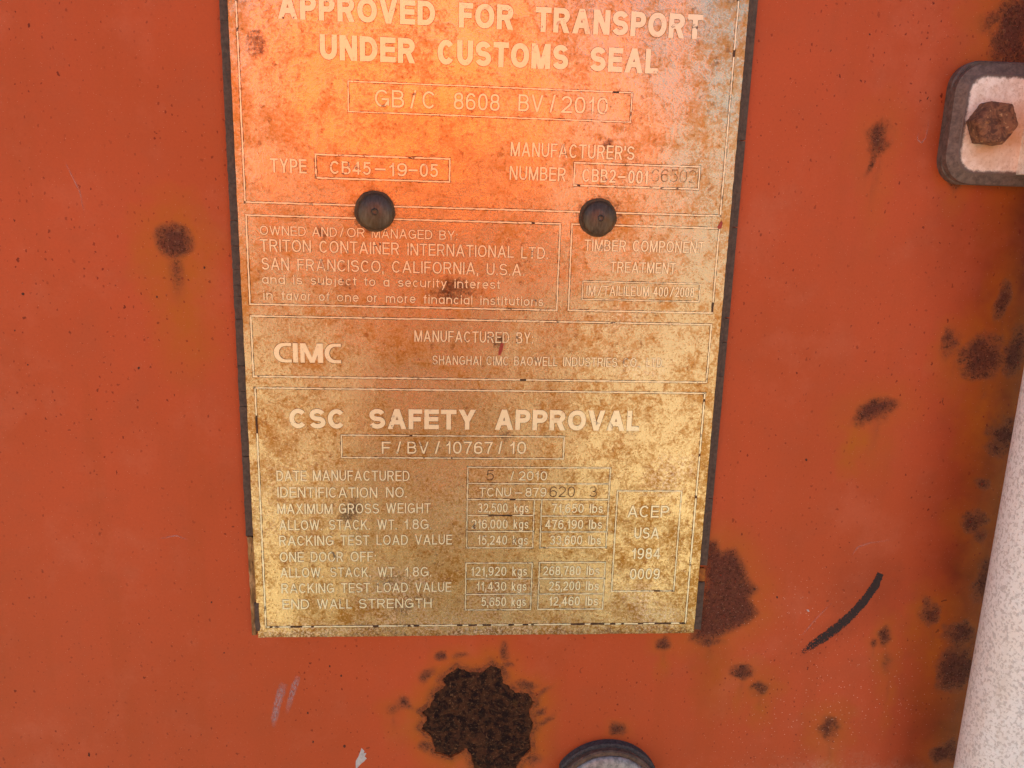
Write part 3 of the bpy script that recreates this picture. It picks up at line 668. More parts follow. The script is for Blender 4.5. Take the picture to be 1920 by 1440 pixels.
GL = {
 'A': (.90, [D((0, 0), (.5, 1)), D((1, 0), (.5, 1)), ('b', [(.22, .29), (.78, .29)])],),
 'B': (.76, [L((0, 0), (0, 1)), C1([(0, 1), (.55, 1)] + arc(.55, .765, .38, .235, 90, -90) + [(0, .53)]), C1([(0, .53), (.58, .53)] + arc(.58, .265, .42, .265, 90, -90) + [(0, 0)])]),
 'C': (.84, [C1(CC)]),
 'D': (.82, [L((0, 0), (0, 1)), C1([(0, 1), (.45, 1)] + arc(.45, .5, .55, .5, 90, -90, 16) + [(0, 0)])]),
 'E': (.70, [L((0, 0), (0, 1)), L((0, 1), (1, 1)), L((0, .52), (.93, .52)), L((0, 0), (1, 0))]),
 'F': (.65, [L((0, 0), (0, 1)), L((0, 1), (1, 1)), L((0, .5), (.86, .5))]),
 'G': (.88, [C1(arc(.5, .5, .5, .5, 42, 335, 24)), L((.56, .45), (1, .45), (1, .12))]),
 'H': (.78, [L((0, 0), (0, 1)), L((1, 0), (1, 1)), L((0, .53), (1, .53))]),
 'I': (.14, [L((.5, 0), (.5, 1))]),
 'K': (.80, [L((0, 0), (0, 1)), D((0.02, .36), (.93, 1)), D((.36, .60), (1, 0))]),
 'L': (.62, [L((0, 1), (0, 0)), L((0, 0), (1, 0))]),
 'M': (.94, [L((0, 0), (0, 1)), L((1, 0), (1, 1)), D((.5, 0), (0.02, 1)), D((.5, 0), (.98, 1))]),
 'N': (.80, [L((0, 0), (0, 1)), L((1, 0), (1, 1)), D((.98, 0), (.02, 1))]),
 'O': (.90, [O1(oval(e=2.15))]),
 'P': (.74, [L((0, 0), (0, 1)), C1([(0, 1), (.58, 1)] + arc(.58, .73, .42, .27, 90, -90) + [(0, .46)])]),
 'R': (.80, [L((0, 0), (0, 1)), C1([(0, 1), (.56, 1)] + arc(.56, .74, .40, .26, 90, -90) + [(0, .48)]), D((.98, 0), (.55, .5))]),
 'S': (.78, [C1(SS)]),
 'T': (.74, [L((0, 1), (1, 1)), L((.5, 1), (.5, 0))]),
 'U': (.78, [L(*([(0, 1), (0, .38)] + arc(.5, .38, .5, .38, 180, 360, 16)[1:] + [(1, 1)]))]),
 'V': (.84, [D((.5, 0), (0, 1)), D((.5, 0), (1, 1))]),
 'W': (1.2, [D((.25, 0), (0, 1)), D((.25, 0), (.5, 1)), D((.75, 0), (.5, 1)), D((.75, 0), (1, 1))]),
 'X': (.84, [D((0, 0), (.96, 1)), D((1, 0), (.04, 1))]),
 'Y': (.84, [D((.5, .42), (0, 1)), D((.5, .42), (1, 1)), L((.5, 0), (.5, .46))]),
 '0': (.68, [O1(oval(e=2.3))]),
 '1': (.42, [L((.85, 0), (.85, 1)), C1([(.85, .97), (.62, .83), (.0, .68)])]),
 '2': (.68, [C1(arc(.49, .72, .49, .28, 168, 0, 12) + [(.93, .56), (.72, .40), (.38, .22), (.10, .06), (.02, 0)]), L((.02, 0), (1, 0))]),
 '3': (.68, [C1(arc(.46, .765, .46, .235, 160, -78, 14) + [(.38, .53)]), C1([(.38, .53)] + arc(.48, .27, .52, .27, 82, -160, 16))]),
 '4': (.72, [L((.74, 0), (.74, 1)), D((0.0, .26), (.72, 1)), L((0.0, .26), (1, .26))]),
 '5': (.68, [L((.92, 1), (.20, 1)), C1([(.20, 1), (.08, .47)] ), C1([(.08, .47)] + arc(.47, .33, .53, .33, 132, -155, 18))]),
 '6': (.68, [O1(oval(0, .60, n=22)), C1([(0, .30), (0.0, .48)] + arc(.55, .55, .55, .45, 180, 38, 14))]),
 '7': (.66, [L((0, 1), (1, 1)), C1([(1, 1), (.72, .66), (.50, .32), (.38, -.06)])]),
 '8': (.68, [O1(oval(0, .54, n=22)), O1(oval(.54, 1, .06, .94, n=22))]),
 '9': (.68, [O1(oval(.40, 1, n=22)), C1([(1, .70), (1, .52)] + arc(.45, .45, .55, .45, 0, -142, 14))]),
 '-': (.46, [L((0, .40), (1, .40))]),
 '/': (.36, [D((0, 0), (1, 1))]),
 '.': (.14, [L((.5, 0), (.5, .012))]), ',': (.14, [L((.5, 0), (.5, .012)), C1([(.6, 0), (.5, -.16), (.1, -.24)])]),
 ':': (.14, [L((.5, 0), (.5, .012)), L((.5, .60), (.5, .612))]), "'": (.12, [L((.5, .78), (.5, 1))]),
 'a': (.62, [O1(oval(0, XH, n=22)), L((1, 0), (1, XH))]),
 'b': (.62, [O1(oval(0, XH, n=22)), L((0, 0), (0, 1))]),
 'c': (.56, [C1(low(CC))]),
 'd': (.62, [O1(oval(0, XH, n=22)), L((1, 0), (1, 1))]),
 'e': (.60, [C1([(0.02, .36), (1, .36)] + low(arc(.5, .5, .5, .5, 2, 318, 22))[1:])]),
 'f': (.36, [C1([(.45, -.06), (.45, .76)] + arc(.95, .78, .5, .22, 180, 92, 6)), L((0.1, XH), (.95, XH))]),
 'g': (.62, [O1(oval(0, XH, n=22)), C1([(1, XH + .06), (1, -.08)] + arc(.5, -.10, .5, .20, 0, -150, 10))]),
 'i': (.13, [L((.5, 0), (.5, XH)), L((.5, .985), (.5, 1))]),
 'j': (.22, [C1([(.7, XH + .06), (.7, -.12)] + arc(0.0, -.12, .7, .17, 0, -80, 6)), L((.7, .985), (.7, 1))]),
 'k': (.56, [L((0, 0), (0, 1)), D((.02, .24), (.88, XH)), D((.30, .42), (1, 0))]),
 'l': (.13, [L((.5, 0), (.5, 1))]),
 'm': (.96, [L((0, 0), (0, XH)), L(*([(0, .4)] + arc(.25, .44, .25, .26, 180, 0, 10) + [(.5, 0)])), L(*([(.5, .4)] + arc(.75, .44, .25, .26, 180, 0, 10) + [(1, 0)]))]),
 'n': (.60, [L((0, 0), (0, XH)), L(*([(0, .38)] + arc(.5, .40, .5, .30, 180, 0, 12) + [(1, 0)]))]),
 'o': (.64, [O1(oval(0, XH, n=22, e=2.15))]),
 'r': (.36, [L((0, 0), (0, XH)), C1([(0, .36)] + arc(.9, .38, .9, .32, 180, 92, 7))]),
 's': (.54, [C1(low(SS))]),
 't': (.34, [C1([(.42, .98), (.42, .18)] + arc(.95, .18, .53, .18, 180, 265, 6)), L((0, XH), (1, XH))]),
 'u': (.60, [L(*([(0, XH), (0, .30)] + arc(.5, .30, .5, .30, 180, 360, 12) + [(1, XH)])), L((1, 0), (1, XH))]),
 'v': (.60, [('e', [(.5, 0), (0, XH)]), ('e', [(.5, 0), (1, XH)])]),
 'y': (.60, [('e', [(.5, 0), (0, XH)]), ('f', [(.18, -.28), (1, XH)])]),
}
def ribbon(P, wd, closed, sq):
    P = np.array(P, float)
    keep = [0] + [i for i in range(1, len(P)) if np.linalg.norm(P[i] - P[i - 1]) > 1e-4]; P = P[keep]
    n = len(P)
    if sq:
        d0 = (P[0] - P[1]) / np.linalg.norm(P[0] - P[1]); d1 = (P[-1] - P[-2]) / np.linalg.norm(P[-1] - P[-2])
        P[0] = P[0] + d0 * wd / 2; P[-1] = P[-1] + d1 * wd / 2
    Lf, Rt = [], []
    for i in range(n):
        a = P[(i - 1) % n] if (closed or i > 0) else None; b = P[(i + 1) % n] if (closed or i < n - 1) else None
        d1 = None if a is None else (P[i] - a) / np.linalg.norm(P[i] - a); d2 = None if b is None else (b - P[i]) / np.linalg.norm(b - P[i])
        if d1 is None: m = np.array([-d2[1], d2[0]])
        elif d2 is None: m = np.array([-d1[1], d1[0]])
        else:
            t = d1 + d2; t /= np.linalg.norm(t) + 1e-9; m = np.array([-t[1], t[0]]); m = m / max(0.5, m @ np.array([-d1[1], d1[0]]))
        Lf.append(P[i] + m * wd / 2); Rt.append(P[i] - m * wd / 2)
    return Lf, Rt
def shape(word, u0, u1, vb_, capm, wt):
    """outline pieces of a word as quad ribbons: list of (left, right, closed)"""
    gap = 0.10 if wt > 0.2 * capm else 0.155
    ws = [GL[c][0] for c in word]; tot = sum(ws) + gap * (len(word) - 1)
    # narrow glyphs keep their stroke width, the others share what is left
    k = (u1 - u0) / (tot * capm)
    out = []; x = 0.0
    for c, gw in zip(word, ws):
        g0 = u0 + x * capm * k; gwm = gw * capm * k; x += gw + gap
        if gwm < wt * 1.02: g0 -= (wt * 1.02 - gwm) / 2; gwm = wt * 1.02
        X = lambda a: g0 + wt / 2 + a * (gwm - wt)
        Yc = lambda b: wt / 2 + b * (capm - wt)
        for kind, P in GL[c][1]:
            if kind in ('d', 'e', 'f'):
                (xa, ya), (xb, yb) = P
                fa, fb = ya * capm, yb * capm
                if kind in ('e', 'f'): fb = XH * (capm - wt) + wt
                if kind == 'f': fa = -.26 * capm
                dx = abs(xb - xa) * (gwm - wt); dy = abs(fb - fa)
                hw = wt / 2 * math.hypot(dx, dy) / dy; hw = min(hw, wt * 0.8)
                XX = lambda a: g0 + hw + a * (gwm - 2 * hw)
                A_, B_ = XX(xa), XX(xb)
                out.append(([np.array([A_ - hw, fa]), np.array([B_ - hw, fb])], [np.array([A_ + hw, fa]), np.array([B_ + hw, fb])], False))
            else:
                Q = [(X(a), Yc(b)) for a, b in P]
                l_, r_ = ribbon(Q, wt, kind == 'o', kind == 'l')
                out.append((l_, r_, kind == 'o'))
    return out
def text(name, words, slope, weight=0.0, mat=None, halo=0.15, hh=None, halo_on=True, wrel=None):
    """words: (text, x_left, x_right, baseline_y at x_left, cap height) in photo pixels; one object for each line of lettering"""
    VV, FF, MI = [], [], []
    cnt = 0
    for (wd, xl, xr, yb, ch) in words:
        a = px(xl, yb); b = px(xr, yb + slope * (xr - xl)); t = px(xl, yb - ch)
        vb_ = (a[1] + b[1]) / 2; capm = a[1] - t[1]
        wt = capm * (wrel if wrel else (0.235 if weight >= BOLD else 0.128 + weight * 2))
        for layer in ((0, 1) if halo_on else (0,)):
            for (l_, r_, cl) in shape(wd, a[0], b[0], vb_, capm, wt):
                ex = halo if layer else 0.0; cnt += 1
                hz = (HH if layer else (LT if hh is None else hh)) + (cnt % 7) * 0.0015
                n0 = len(VV); n = len(l_)
                for p, q_ in zip(l_, r_):
                    d = (p - q_); d = d / (np.linalg.norm(d) + 1e-9) * ex
                    p2, q2 = p + d, q_ - d
                    if layer: VV += [(p2[0], vb_ - p2[1], hz), (q2[0], vb_ - q2[1], hz)]
                    else:
                        cd = (p - q_); cd = cd / (np.linalg.norm(cd) + 1e-9) * min(0.05, wt * 0.05); p3, q3 = p2 - cd, q2 + cd
                        VV += [(p2[0], vb_ - p2[1], LB), (p3[0], vb_ - p3[1], hz), (q3[0], vb_ - q3[1], hz), (q2[0], vb_ - q2[1], LB)]
                m = 2 if layer else 4
                for k in range(n if cl else n - 1):
                    for c in range(m - 1):
                        i0 = n0 + k * m + c; i1 = n0 + ((k + 1) % n) * m + c
                        FF.append((i0, i0 + 1, i1 + 1, i1)); MI.append(layer)
                if not cl and not layer:
                    FF.append((n0, n0 + 3, n0 + 2, n0 + 1)); e = n0 + (n - 1) * 4; FF.append((e, e + 1, e + 2, e + 3)); MI += [0, 0]
    VV = np.array(VV)
    return mesh(name, VV, FF, [mat or M_let, M_halo], plate, mi=MI, attrs=sheet_maps(VV[:, 0], VV[:, 1]))
def rects(name, rs, wd=0.62, wear=0.006):
    """borders: each (x0,y0,x1,y1,x2,y2,x3,y3) photo corners TL TR BR BL, or a segment of two points"""
    VV, FF, MI = [], [], []
    rg = np.random.RandomState(int(abs(rs[0][0]) * 7))
    def strip(u0, v0, u1, v1):
        for layer in (0, 1):
            w2 = wd / 2 + (0.22 if layer else 0); n0 = len(VV)
            L = math.hypot(u1 - u0, v1 - v0); n = max(1, int(L / 1.3)); dx, dy = (u1 - u0) / L, (v1 - v0) / L
            for k in range(n + 1):
                p = np.array([u0 + (u1 - u0) * k / n, v0 + (v1 - v0) * k / n]); e = w2 * (1 if k not in (0, n) else 1)
                j = (rg.rand(2) - .5) * (0.22 if not layer else 0.3)
                ext = w2 * (-1 if k == 0 else 1 if k == n else 0) * 0.98
                p = p + np.array([dx, dy]) * ext
                A_ = p + np.array([-dy, dx]) * (e + j[0]); B_ = p - np.array([-dy, dx]) * (e + j[1])
                if layer: VV.append((*A_, HH)); VV.append((*B_, HH))
                else:
                    VV.extend([(*A_, LB), (*(A_ * .85 + p * .15), LT), (*(B_ * .85 + p * .15), LT), (*B_, LB)])
            m = 2 if layer else 4
            dash = 0
            for k in range(n):
                if not layer: dash = (rg.rand() < (0.62 if dash else wear)) * 1
                for c in range(m - 1):
                    a = n0 + k * m + c; FF.append((a, a + m, a + m + 1, a + 1)); MI.append(layer if layer else 2 * dash)
    for r in rs:
        P = [px(r[i], r[i + 1]) for i in range(0, len(r), 2)]
        if len(P) == 2:
            if abs(P[0][0] - P[1][0]) > abs(P[0][1] - P[1][1]):
                v = (P[0][1] + P[1][1]) / 2; strip(P[0][0], v, P[1][0], v)
            else:
                u = (P[0][0] + P[1][0]) / 2; strip(u, P[0][1], u, P[1][1])
        else:
            u0 = (P[0][0] + P[3][0]) / 2; u1 = (P[1][0] + P[2][0]) / 2; v0 = (P[0][1] + P[1][1]) / 2; v1 = (P[2][1] + P[3][1]) / 2
            e = wd / 2
            strip(u0, v0, u1, v0); strip(u0, v1, u1, v1); strip(u0, v0 + 2 * e, u0, v1 - 2 * e); strip(u1, v0 + 2 * e, u1, v1 - 2 * e)
    VV = np.array(VV)
    return mesh(name, VV, FF, [M_let, M_halo, M_pit], plate, mi=MI, attrs=sheet_maps(VV[:, 0], VV[:, 1]))
M_pit = mat_flat('black_corrosion', (0.035, 0.020, 0.016), (0.10, 0.05, 0.03), 0.7, 0.1, 600)

BOLD = 0.034
text('heading_text', [('APPROVED', 521, 816, 35, 47), ('FOR', 860, 963, 51.5, 47), ('TRANSPORT', 1003.5, 1315.6, 59.5, 47)], 0.0455, BOLD)
text('heading_text', [('UNDER', 600, 779, 112, 47.5), ('CUSTOMS', 820, 1065, 121.5, 47.5), ('SEAL', 1105, 1232.5, 133.5, 46)], 0.038, BOLD)
# panel borders
rl = (442.3, 0, 459.8, 379); 
tl = px(442.3, 0); 
rects('panel_border', [(443.0, -330, 1412, -330, 1350.6, 404.8, 459.8, 379)] if False else [(442.3, 0, 459.8, 379), (1384.7, 0, 1350.6, 404.8), (459.8, 379, 1350.6, 404.8), (430, -290, 442.3, 0), (1409, -290, 1384.7, 0)], 0.62)
rects('panel_border', [(460.9, 403.4, 1051, 419.6, 1043.2, 581.8, 469, 570)])
rects('panel_border', [(1071.9, 420.2, 1348.4, 428, 1335.4, 587, 1066.1, 581.8)])
rects('panel_border', [(469.5, 592, 1333.6, 609, 1324.5, 717, 476, 705.5)])
rects('panel_border', [(477, 727.5, 1322.5, 737), (477, 727.5, 500, 1176), (1322.5, 737, 1284, 1168)])
rects('panel_border', [(500, 1176, 1284, 1168)], 0.62, 0.22)
S1 = 0.03
rects('number_box', [(652.6, 152, 1185, 174.4, 1182, 229, 653.75, 209.4)], 0.5)
text('number_text', [('GB', 703, 758, 200.5, 33), ('/', 769, 781, 203, 34), ('C', 792, 817, 203.5, 33), ('8608', 850.6, 936.7, 205.5, 32), ('BV', 971.5, 1018, 208.7, 32), ('/', 1030, 1041, 211, 33), ('2010', 1051.7, 1139, 212, 32)], S1)
text('type_text', [('TYPE', 507.3, 575, 323.5, 27)], S1, 0.004)
rects('number_box', [(591.6, 289.6, 843.3, 298, 842.75, 341.8, 592.5, 333)])
text('type_number_text', [('CB45', 618.75, 695.5, 326, 24.5), ('19', 729, 763, 330, 25), ('05', 787, 821.5, 331.5, 25), ('-', 703, 723, 327.5, 25), ('-', 766, 783, 329.5, 25)], S1, 0.012)
text('manufacturer_number_text', [("MANUFACTURER'S", 957, 1189, 293, 26.5)], S1, 0.002)
text('manufacturer_number_text', [('NUMBER', 955, 1060.4, 337, 26)], S1, 0.002)
rects('number_box', [(1077.3, 304.8, 1311.8, 313.5, 1309.8, 354.4, 1076.5, 348)])
text('manufacturer_number_text', [('CBB2', 1091, 1154, 341, 25), ('-', 1158, 1172, 342, 25), ('001', 1177, 1214.4, 344, 25)], S1, 0.008)
text('stamped_number_text', [('66502', 1221, 1305, 340.5, 24)], S1, -0.022, M_stampf, 0.0, hh=0.05, halo_on=False, wrel=0.085)
s2 = 0.025
text('owner_text', [('OWNED', 487.7, 573.6, 440.4, 17.5), ('AND', 585.4, 632, 443, 17.5), ('/', 637, 645, 444, 17.5), ('OR', 651, 684.3, 444.5, 17.5), ('MANAGED', 697, 810.6, 446, 17.5), ('BY:', 823.6, 857.5, 449.3, 17.5)], s2)
text('owner_text', [('TRITON', 488.2, 583.5, 471, 23), ('CONTAINER', 599, 748.6, 474, 23), ('INTERNATIONAL', 764, 963, 478.5, 22.5), ('LTD.', 976.8, 1027, 484.5, 22)], s2)
text('owner_text', [('SAN', 490.8, 542.4, 505.5, 23), ('FRANCISCO,', 558, 719.5, 507.3, 22.5), ('CALIFORNIA,', 735, 896.6, 511, 22.5), ('U.S.A.', 912, 983, 515.5, 22)], s2)
text('owner_text', [('and', 491.6, 534.6, 531.8, 17), ('is', 550, 567, 533, 17), ('subject', 582.8, 668.7, 533.6, 17), ('to', 683, 704, 536, 17), ('a', 719, 730.4, 537, 17), ('security', 746.3, 838, 537.5, 17), ('interest', 852, 937.8, 540, 17)], s2, 0.006)
text('owner_text', [('in', 494, 511.7, 561.5, 17), ('favor', 528, 584, 562.3, 17), ('of', 598, 618.4, 564, 17), ('one', 632, 672.6, 565, 17), ('or', 687.7, 707.8, 566.3, 17), ('more', 723.4, 779.4, 567.2, 17), ('financial', 793.7, 885.6, 569, 17), ('institutions', 900.5, 1018.5, 571.3, 17)], s2, 0.006)
text('treatment_text', [('TIMBER', 1095.3, 1173.4, 470.5, 21.5), ('COMPONENT', 1185.7, 1319.3, 472.2, 21.5)], 0.018)
text('treatment_text', [('TREATMENT', 1143.5, 1266, 511, 20.5)], 0.018)
rects('number_box', [(1092.7, 528, 1312.2, 531.8, 1311, 565.4, 1091.4, 561.5)], 0.45)
text('treatment_text', [('IM', 1099, 1116, 554, 18.5), ('/', 1120, 1128, 554.3, 18.5), ('TAILILEUM', 1131, 1216.4, 554.4, 18.5), ('400', 1224, 1252, 556, 18.5), ('/', 1255, 1263, 556.5, 18.5), ('2008', 1265, 1301, 556.8, 18.5)], 0.016)
text('maker_text', [('MANUFACTURED', 776.8, 954.7, 640.2, 21), ('BY:', 967.7, 999, 643.8, 21)], 0.018)
text('maker_text', [('SHANGHAI', 810.6, 901.8, 683.4, 17), ('CIMC', 911.7, 954, 684.7, 17), ('BAOWELL', 963.8, 1044.5, 685.3, 17), ('INDUSTRIES', 1055.7, 1157, 686.5, 17), ('CO.,', 1167.7, 1200.8, 687.8, 17), ('LTD.', 1211, 1243.8, 688.4, 17)], 0.013)
text('safety_heading_text', [('CSC', 543, 648, 803, 37), ('SAFETY', 692, 892, 804, 37.5), ('APPROVAL', 927.5, 1197.5, 806, 38)], 0.006, BOLD)
rects('number_box', [(640, 816, 1058, 818.75, 1056, 859.2, 640.75, 858.75)], 0.5)
text('safety_number_text', [('F', 716, 732.5, 850.5, 22.5), ('/', 743, 752.5, 850.5, 23), ('BV', 763.75, 803.75, 850.5, 22.5), ('/', 815, 825, 850.5, 23), ('10767', 835.5, 923.75, 850.7, 23), ('/', 933.75, 941.5, 850.8, 23), ('10', 955, 986, 850.8, 23)], 0.002, 0.004)
text('table_text', [('DATE', 518.75, 575, 901.7, 19.3), ('MANUFACTURED', 587, 768, 901.4, 19.3)], 0)
text('table_text', [('IDENTIFICATION', 520.5, 707.5, 933, 19.3), ('NO.', 723.75, 762.5, 932.6, 19.3)], -0.002)
text('table_text', [('MAXIMUM', 520.5, 623.75, 963.7, 19), ('GROSS', 635.5, 711, 963, 19), ('WEIGHT', 723.75, 807.5, 962.4, 19)], -0.006)
text('table_text', [('ALLOW.', 524, 603.75, 994, 18.6), ('STACK.', 617, 693.75, 993.3, 18.6), ('WT.', 707.5, 743.75, 992.7, 18.6), ('1.8G.', 758, 808.75, 992.2, 18.6)], -0.006)
text('table_text', [('RACKING', 523.75, 625.5, 1023.2, 18.6), ('TEST', 638.75, 692.5, 1022.3, 18.6), ('LOAD', 706, 765, 1021.7, 18.6), ('VALUE', 778, 847.5, 1021.1, 18.6)], -0.008)
text('table_text', [('ONE', 525, 570, 1053.7, 18.4), ('DOOR', 583, 643.75, 1053.3, 18.4), ('OFF:', 657.5, 705, 1052.7, 18.4)], -0.008)
text('table_text', [('ALLOW.', 526, 606, 1082.7, 18), ('STACK.', 619.5, 695, 1082, 18), ('WT.', 708, 743.75, 1081.4, 18), ('1.8G.', 758.75, 808.75, 1081, 18)], -0.008)
text('table_text', [('RACKING', 528, 627, 1112.3, 18), ('TEST', 640, 693.75, 1111.2, 18), ('LOAD', 707, 765, 1110.6, 18), ('VALUE', 778, 846, 1110, 18)], -0.009)
text('table_text', [('END', 530, 580, 1142, 17.8), ('WALL', 595, 660, 1141.4, 17.8), ('STRENGTH', 673, 809.5, 1140.7, 17.8)], -0.01)
rects('table_box', [(877.7, 875.6, 1144.4, 877.7), (877.7, 875.6, 874.5, 1027), (1144.4, 877.7, 1136.3, 1027), (1001.6, 936.5, 999, 1027), (1015.7, 937, 1012.4, 1026.7), (877, 906.7, 1141.5, 907.3), (876, 936, 1140.5, 937), (875.7, 966.3, 1000.4, 966.6), (1014.7, 967.4, 1138.5, 967.8), (875, 996.3, 1000, 996.5), (1013.6, 997, 1137.4, 997.4), (874.5, 1027, 999, 1026.8), (1012.4, 1026.7, 1136.3, 1026.6)], 0.45)
rects('table_box', [(873.7, 1056, 998, 1055.3, 994.5, 1142.6, 872.5, 1143.6), (873.3, 1085.5, 997, 1085), (873, 1114.3, 996, 1113.8)], 0.45)
rects('table_box', [(1011.4, 1054.6, 1134.3, 1054.3, 1130.2, 1141.7, 1008.6, 1142.3), (1010.5, 1084.6, 1133, 1084.3), (1009.5, 1113.6, 1131.5, 1113.3)], 0.45)
text('stamped_number_text', [('5', 911.4, 926, 901, 20)], 0, -0.012, M_stamp, 0.0, hh=0.05, halo_on=False, wrel=0.095)
text('table_value_text', [('/', 956.7, 963.7, 900.6, 17), ('2010', 972.4, 1025.5, 900.6, 17)], 0)
text('table_value_text', [('TCNU', 898.3, 958, 930.8, 16.5), ('-', 965, 979, 931, 16.5), ('879', 985, 1024, 931, 16.5)], 0)
text('stamped_number_text', [('620', 1030, 1077.5, 932, 20), ('3', 1105, 1118.8, 932, 20)], 0, -0.02, M_stamp, 0.0, hh=0.05, halo_on=False, wrel=0.095)
for l, r in [([('32,500', 895.8, 951.6, 960.6, 17), ('kgs', 963.7, 990.9, 960.6, 17)], [('71,650', 1034.2, 1094, 961.6, 17), ('lbs', 1105.7, 1129.8, 961.6, 17)]),
             ([('216,000', 883.8, 951.6, 991, 17), ('kgs', 962.7, 990.5, 991, 17)], [('476,190', 1021.7, 1093, 991.4, 17), ('lbs', 1104, 1128.4, 991.4, 17)]),
             ([('15,240', 895.2, 950.6, 1021, 17), ('kgs', 961.3, 989.5, 1021, 17)], [('33,600', 1031, 1091, 1021, 17), ('lbs', 1102.7, 1126.4, 1021, 17)]),
             ([('121,920', 882.8, 949.2, 1079.4, 17), ('kgs', 960.3, 987.9, 1079.2, 17)], [('268,780', 1018, 1088.2, 1078.4, 17), ('lbs', 1099.6, 1123.8, 1078.2, 17)]),
             ([('11,430', 893, 949, 1107.5, 16.5), ('kgs', 959.3, 986.9, 1107.3, 16.5)], [('25,200', 1028.8, 1087.6, 1106.8, 16.8), ('lbs', 1098.2, 1122.4, 1106.6, 16.8)]),
             ([('5,650', 902.3, 948.6, 1136.3, 16.5), ('kgs', 958.7, 985.9, 1136.1, 16.5)], [('12,460', 1029, 1086.6, 1135.2, 16.8), ('lbs', 1097.6, 1120.8, 1135, 16.8)])]:
    text('table_value_text', l, 0); text('table_value_text', r, 0)
rects('number_box', [(1157.5, 920, 1278, 921.25, 1263, 1108.25, 1147, 1108.25)], 0.5)
text('approval_text', [('ACEP', 1176, 1253.75, 970, 22)], 0.0)
text('approval_text', [('USA', 1188.75, 1235, 1009.5, 20.5)], 0.0)
text('approval_text', [('1984', 1184, 1237.5, 1048, 20.5)], 0.0)
text('approval_text', [('0009', 1180.5, 1236, 1086, 20)], -0.003)

# maker's logo, drawn as flat raised shapes
def logo():
    a = px(514.3, 679); b = px(640, 681); t = px(514.3, 642.5)
    u0, wd, v1, ht = a[0], b[0] - a[0], (a[1] + b[1]) / 2, a[1] - t[1]
    def cshape(x0, x1):
        o, i = [], []
        for k in range(13):
            an = math.pi / 2 + math.pi * k / 12
            o.append((0.56 + 0.56 * math.cos(an), 0.5 + 0.5 * math.sin(an)))
            i.append((0.66 + 0.37 * math.cos(an), 0.5 + 0.345 * math.sin(an)))
        o = [(1.0, 1.0)] + o + [(1.0, 0.0)]; i = [(1.0, 0.845)] + i + [(1.0, 0.155)]
        return [[(x0 + p[0] * (x1 - x0), p[1]) for p in (o[k], o[k + 1], i[k + 1], i[k])] for k in range(len(o) - 1)]
    polys = cshape(0.0, 0.262) + [[(0.283, 0), (0.355, 0), (0.355, 1.0), (0.283, 1.0)],
        [(0.392, 0), (0.455, 0), (0.455, 0.55), (0.392, 1.0)], [(0.392, 1.0), (0.47, 1.0), (0.60, 0.0), (0.535, 0.0)],
        [(0.535, 0.0), (0.60, 0.0), (0.665, 0.55), (0.64, 0.98)], [(0.655, 0), (0.73, 0), (0.73, 1.0), (0.64, 1.0)]] + cshape(0.752, 1.0)
    VV, FF, MI = [], [], []
    for k, P in enumerate(polys):
        n0 = len(VV); n = len(P); hz = LT + 0.0004 * k
        for x, y in P: VV.append((u0 + x * wd, v1 - y * ht, hz))
        for x, y in P: VV.append((u0 + x * wd, v1 - y * ht, LB))
        FF.append(tuple(n0 + i for i in range(n))); MI.append(0)
        for i in range(n): FF.append((n0 + i, n0 + (i + 1) % n, n0 + n + (i + 1) % n, n0 + n + i)); MI.append(0)
        c = np.mean(np.array(P), 0); m = len(VV)
        for x, y in P:
            d = np.array([(x - c[0]) * wd, (y - c[1]) * ht]); d = d / np.linalg.norm(d) * 0.3
            VV.append((u0 + x * wd + d[0], v1 - y * ht - d[1], HH + 0.0003 * k))
        FF.append(tuple(m + i for i in range(n))); MI.append(1)
    VV = np.array(VV)
    mesh('logo', VV, FF, [M_let, M_halo], plate, mi=MI, attrs=sheet_maps(VV[:, 0], VV[:, 1]))
logo()
# red paint flecks on the plate
M_red = mat_flat('red_paint_fleck', (0.30, 0.035, 0.022), (0.40, 0.055, 0.030), 0.45)
o = blob('paint_fleck', [(939, 643), (944, 644), (943, 655), (939, 665), (934, 667), (935, 658)], M_red, 0.06, plate, 2, 0.1, 2, 0.1, plane=0.1); o['label'] = 'small red paint fleck under the maker line'
o = blob('paint_fleck', [(1353, 413), (1355, 418), (1353, 428), (1347, 430), (1345, 426)], M_red, 0.06, plate, 2, 0.1, 3, 0.1, plane=0.1); o['label'] = 'small red paint fleck at the right border'

# ---------------------------------------------------------------- locking rod
RR, RH = 17.0, 31.0
d = RM.T @ np.array([(1851 - 960) / F, (1080 - 720) / F, 1.0])
th = math.atan2(d[0], d[2])
rod_u = CAM[0] + math.tan(th) * (-(RH + HD) - CAM[2]) + RR / math.cos(th)
rod = thing('locking_rod', 'speckled white galvanised locking rod at the right edge', 'rod', (rod_u, 930, RH + HD))
seg = 96; Vv, Fc = [], []
zs = np.concatenate([np.linspace(-850, -300, 6), np.linspace(-280, 280, 180), np.linspace(300, 930, 6)])
for z in zs:
    for k in range(seg):
        t = 2 * math.pi * k / seg
        Vv.append((rod_u + RR * math.cos(t), z, RH + HD + RR * math.sin(t)))
for i in range(len(zs) - 1):
    for k in range(seg):
        a, b = i * seg + k, i * seg + (k + 1) % seg; Fc.append((a, b, b + seg, a + seg))
Fc.append(tuple(range(seg))); Fc.append(tuple(range(len(Vv) - 1, len(Vv) - seg - 1, -1)))
mesh('rod_tube', Vv, Fc, M_rod, rod, smooth=True)

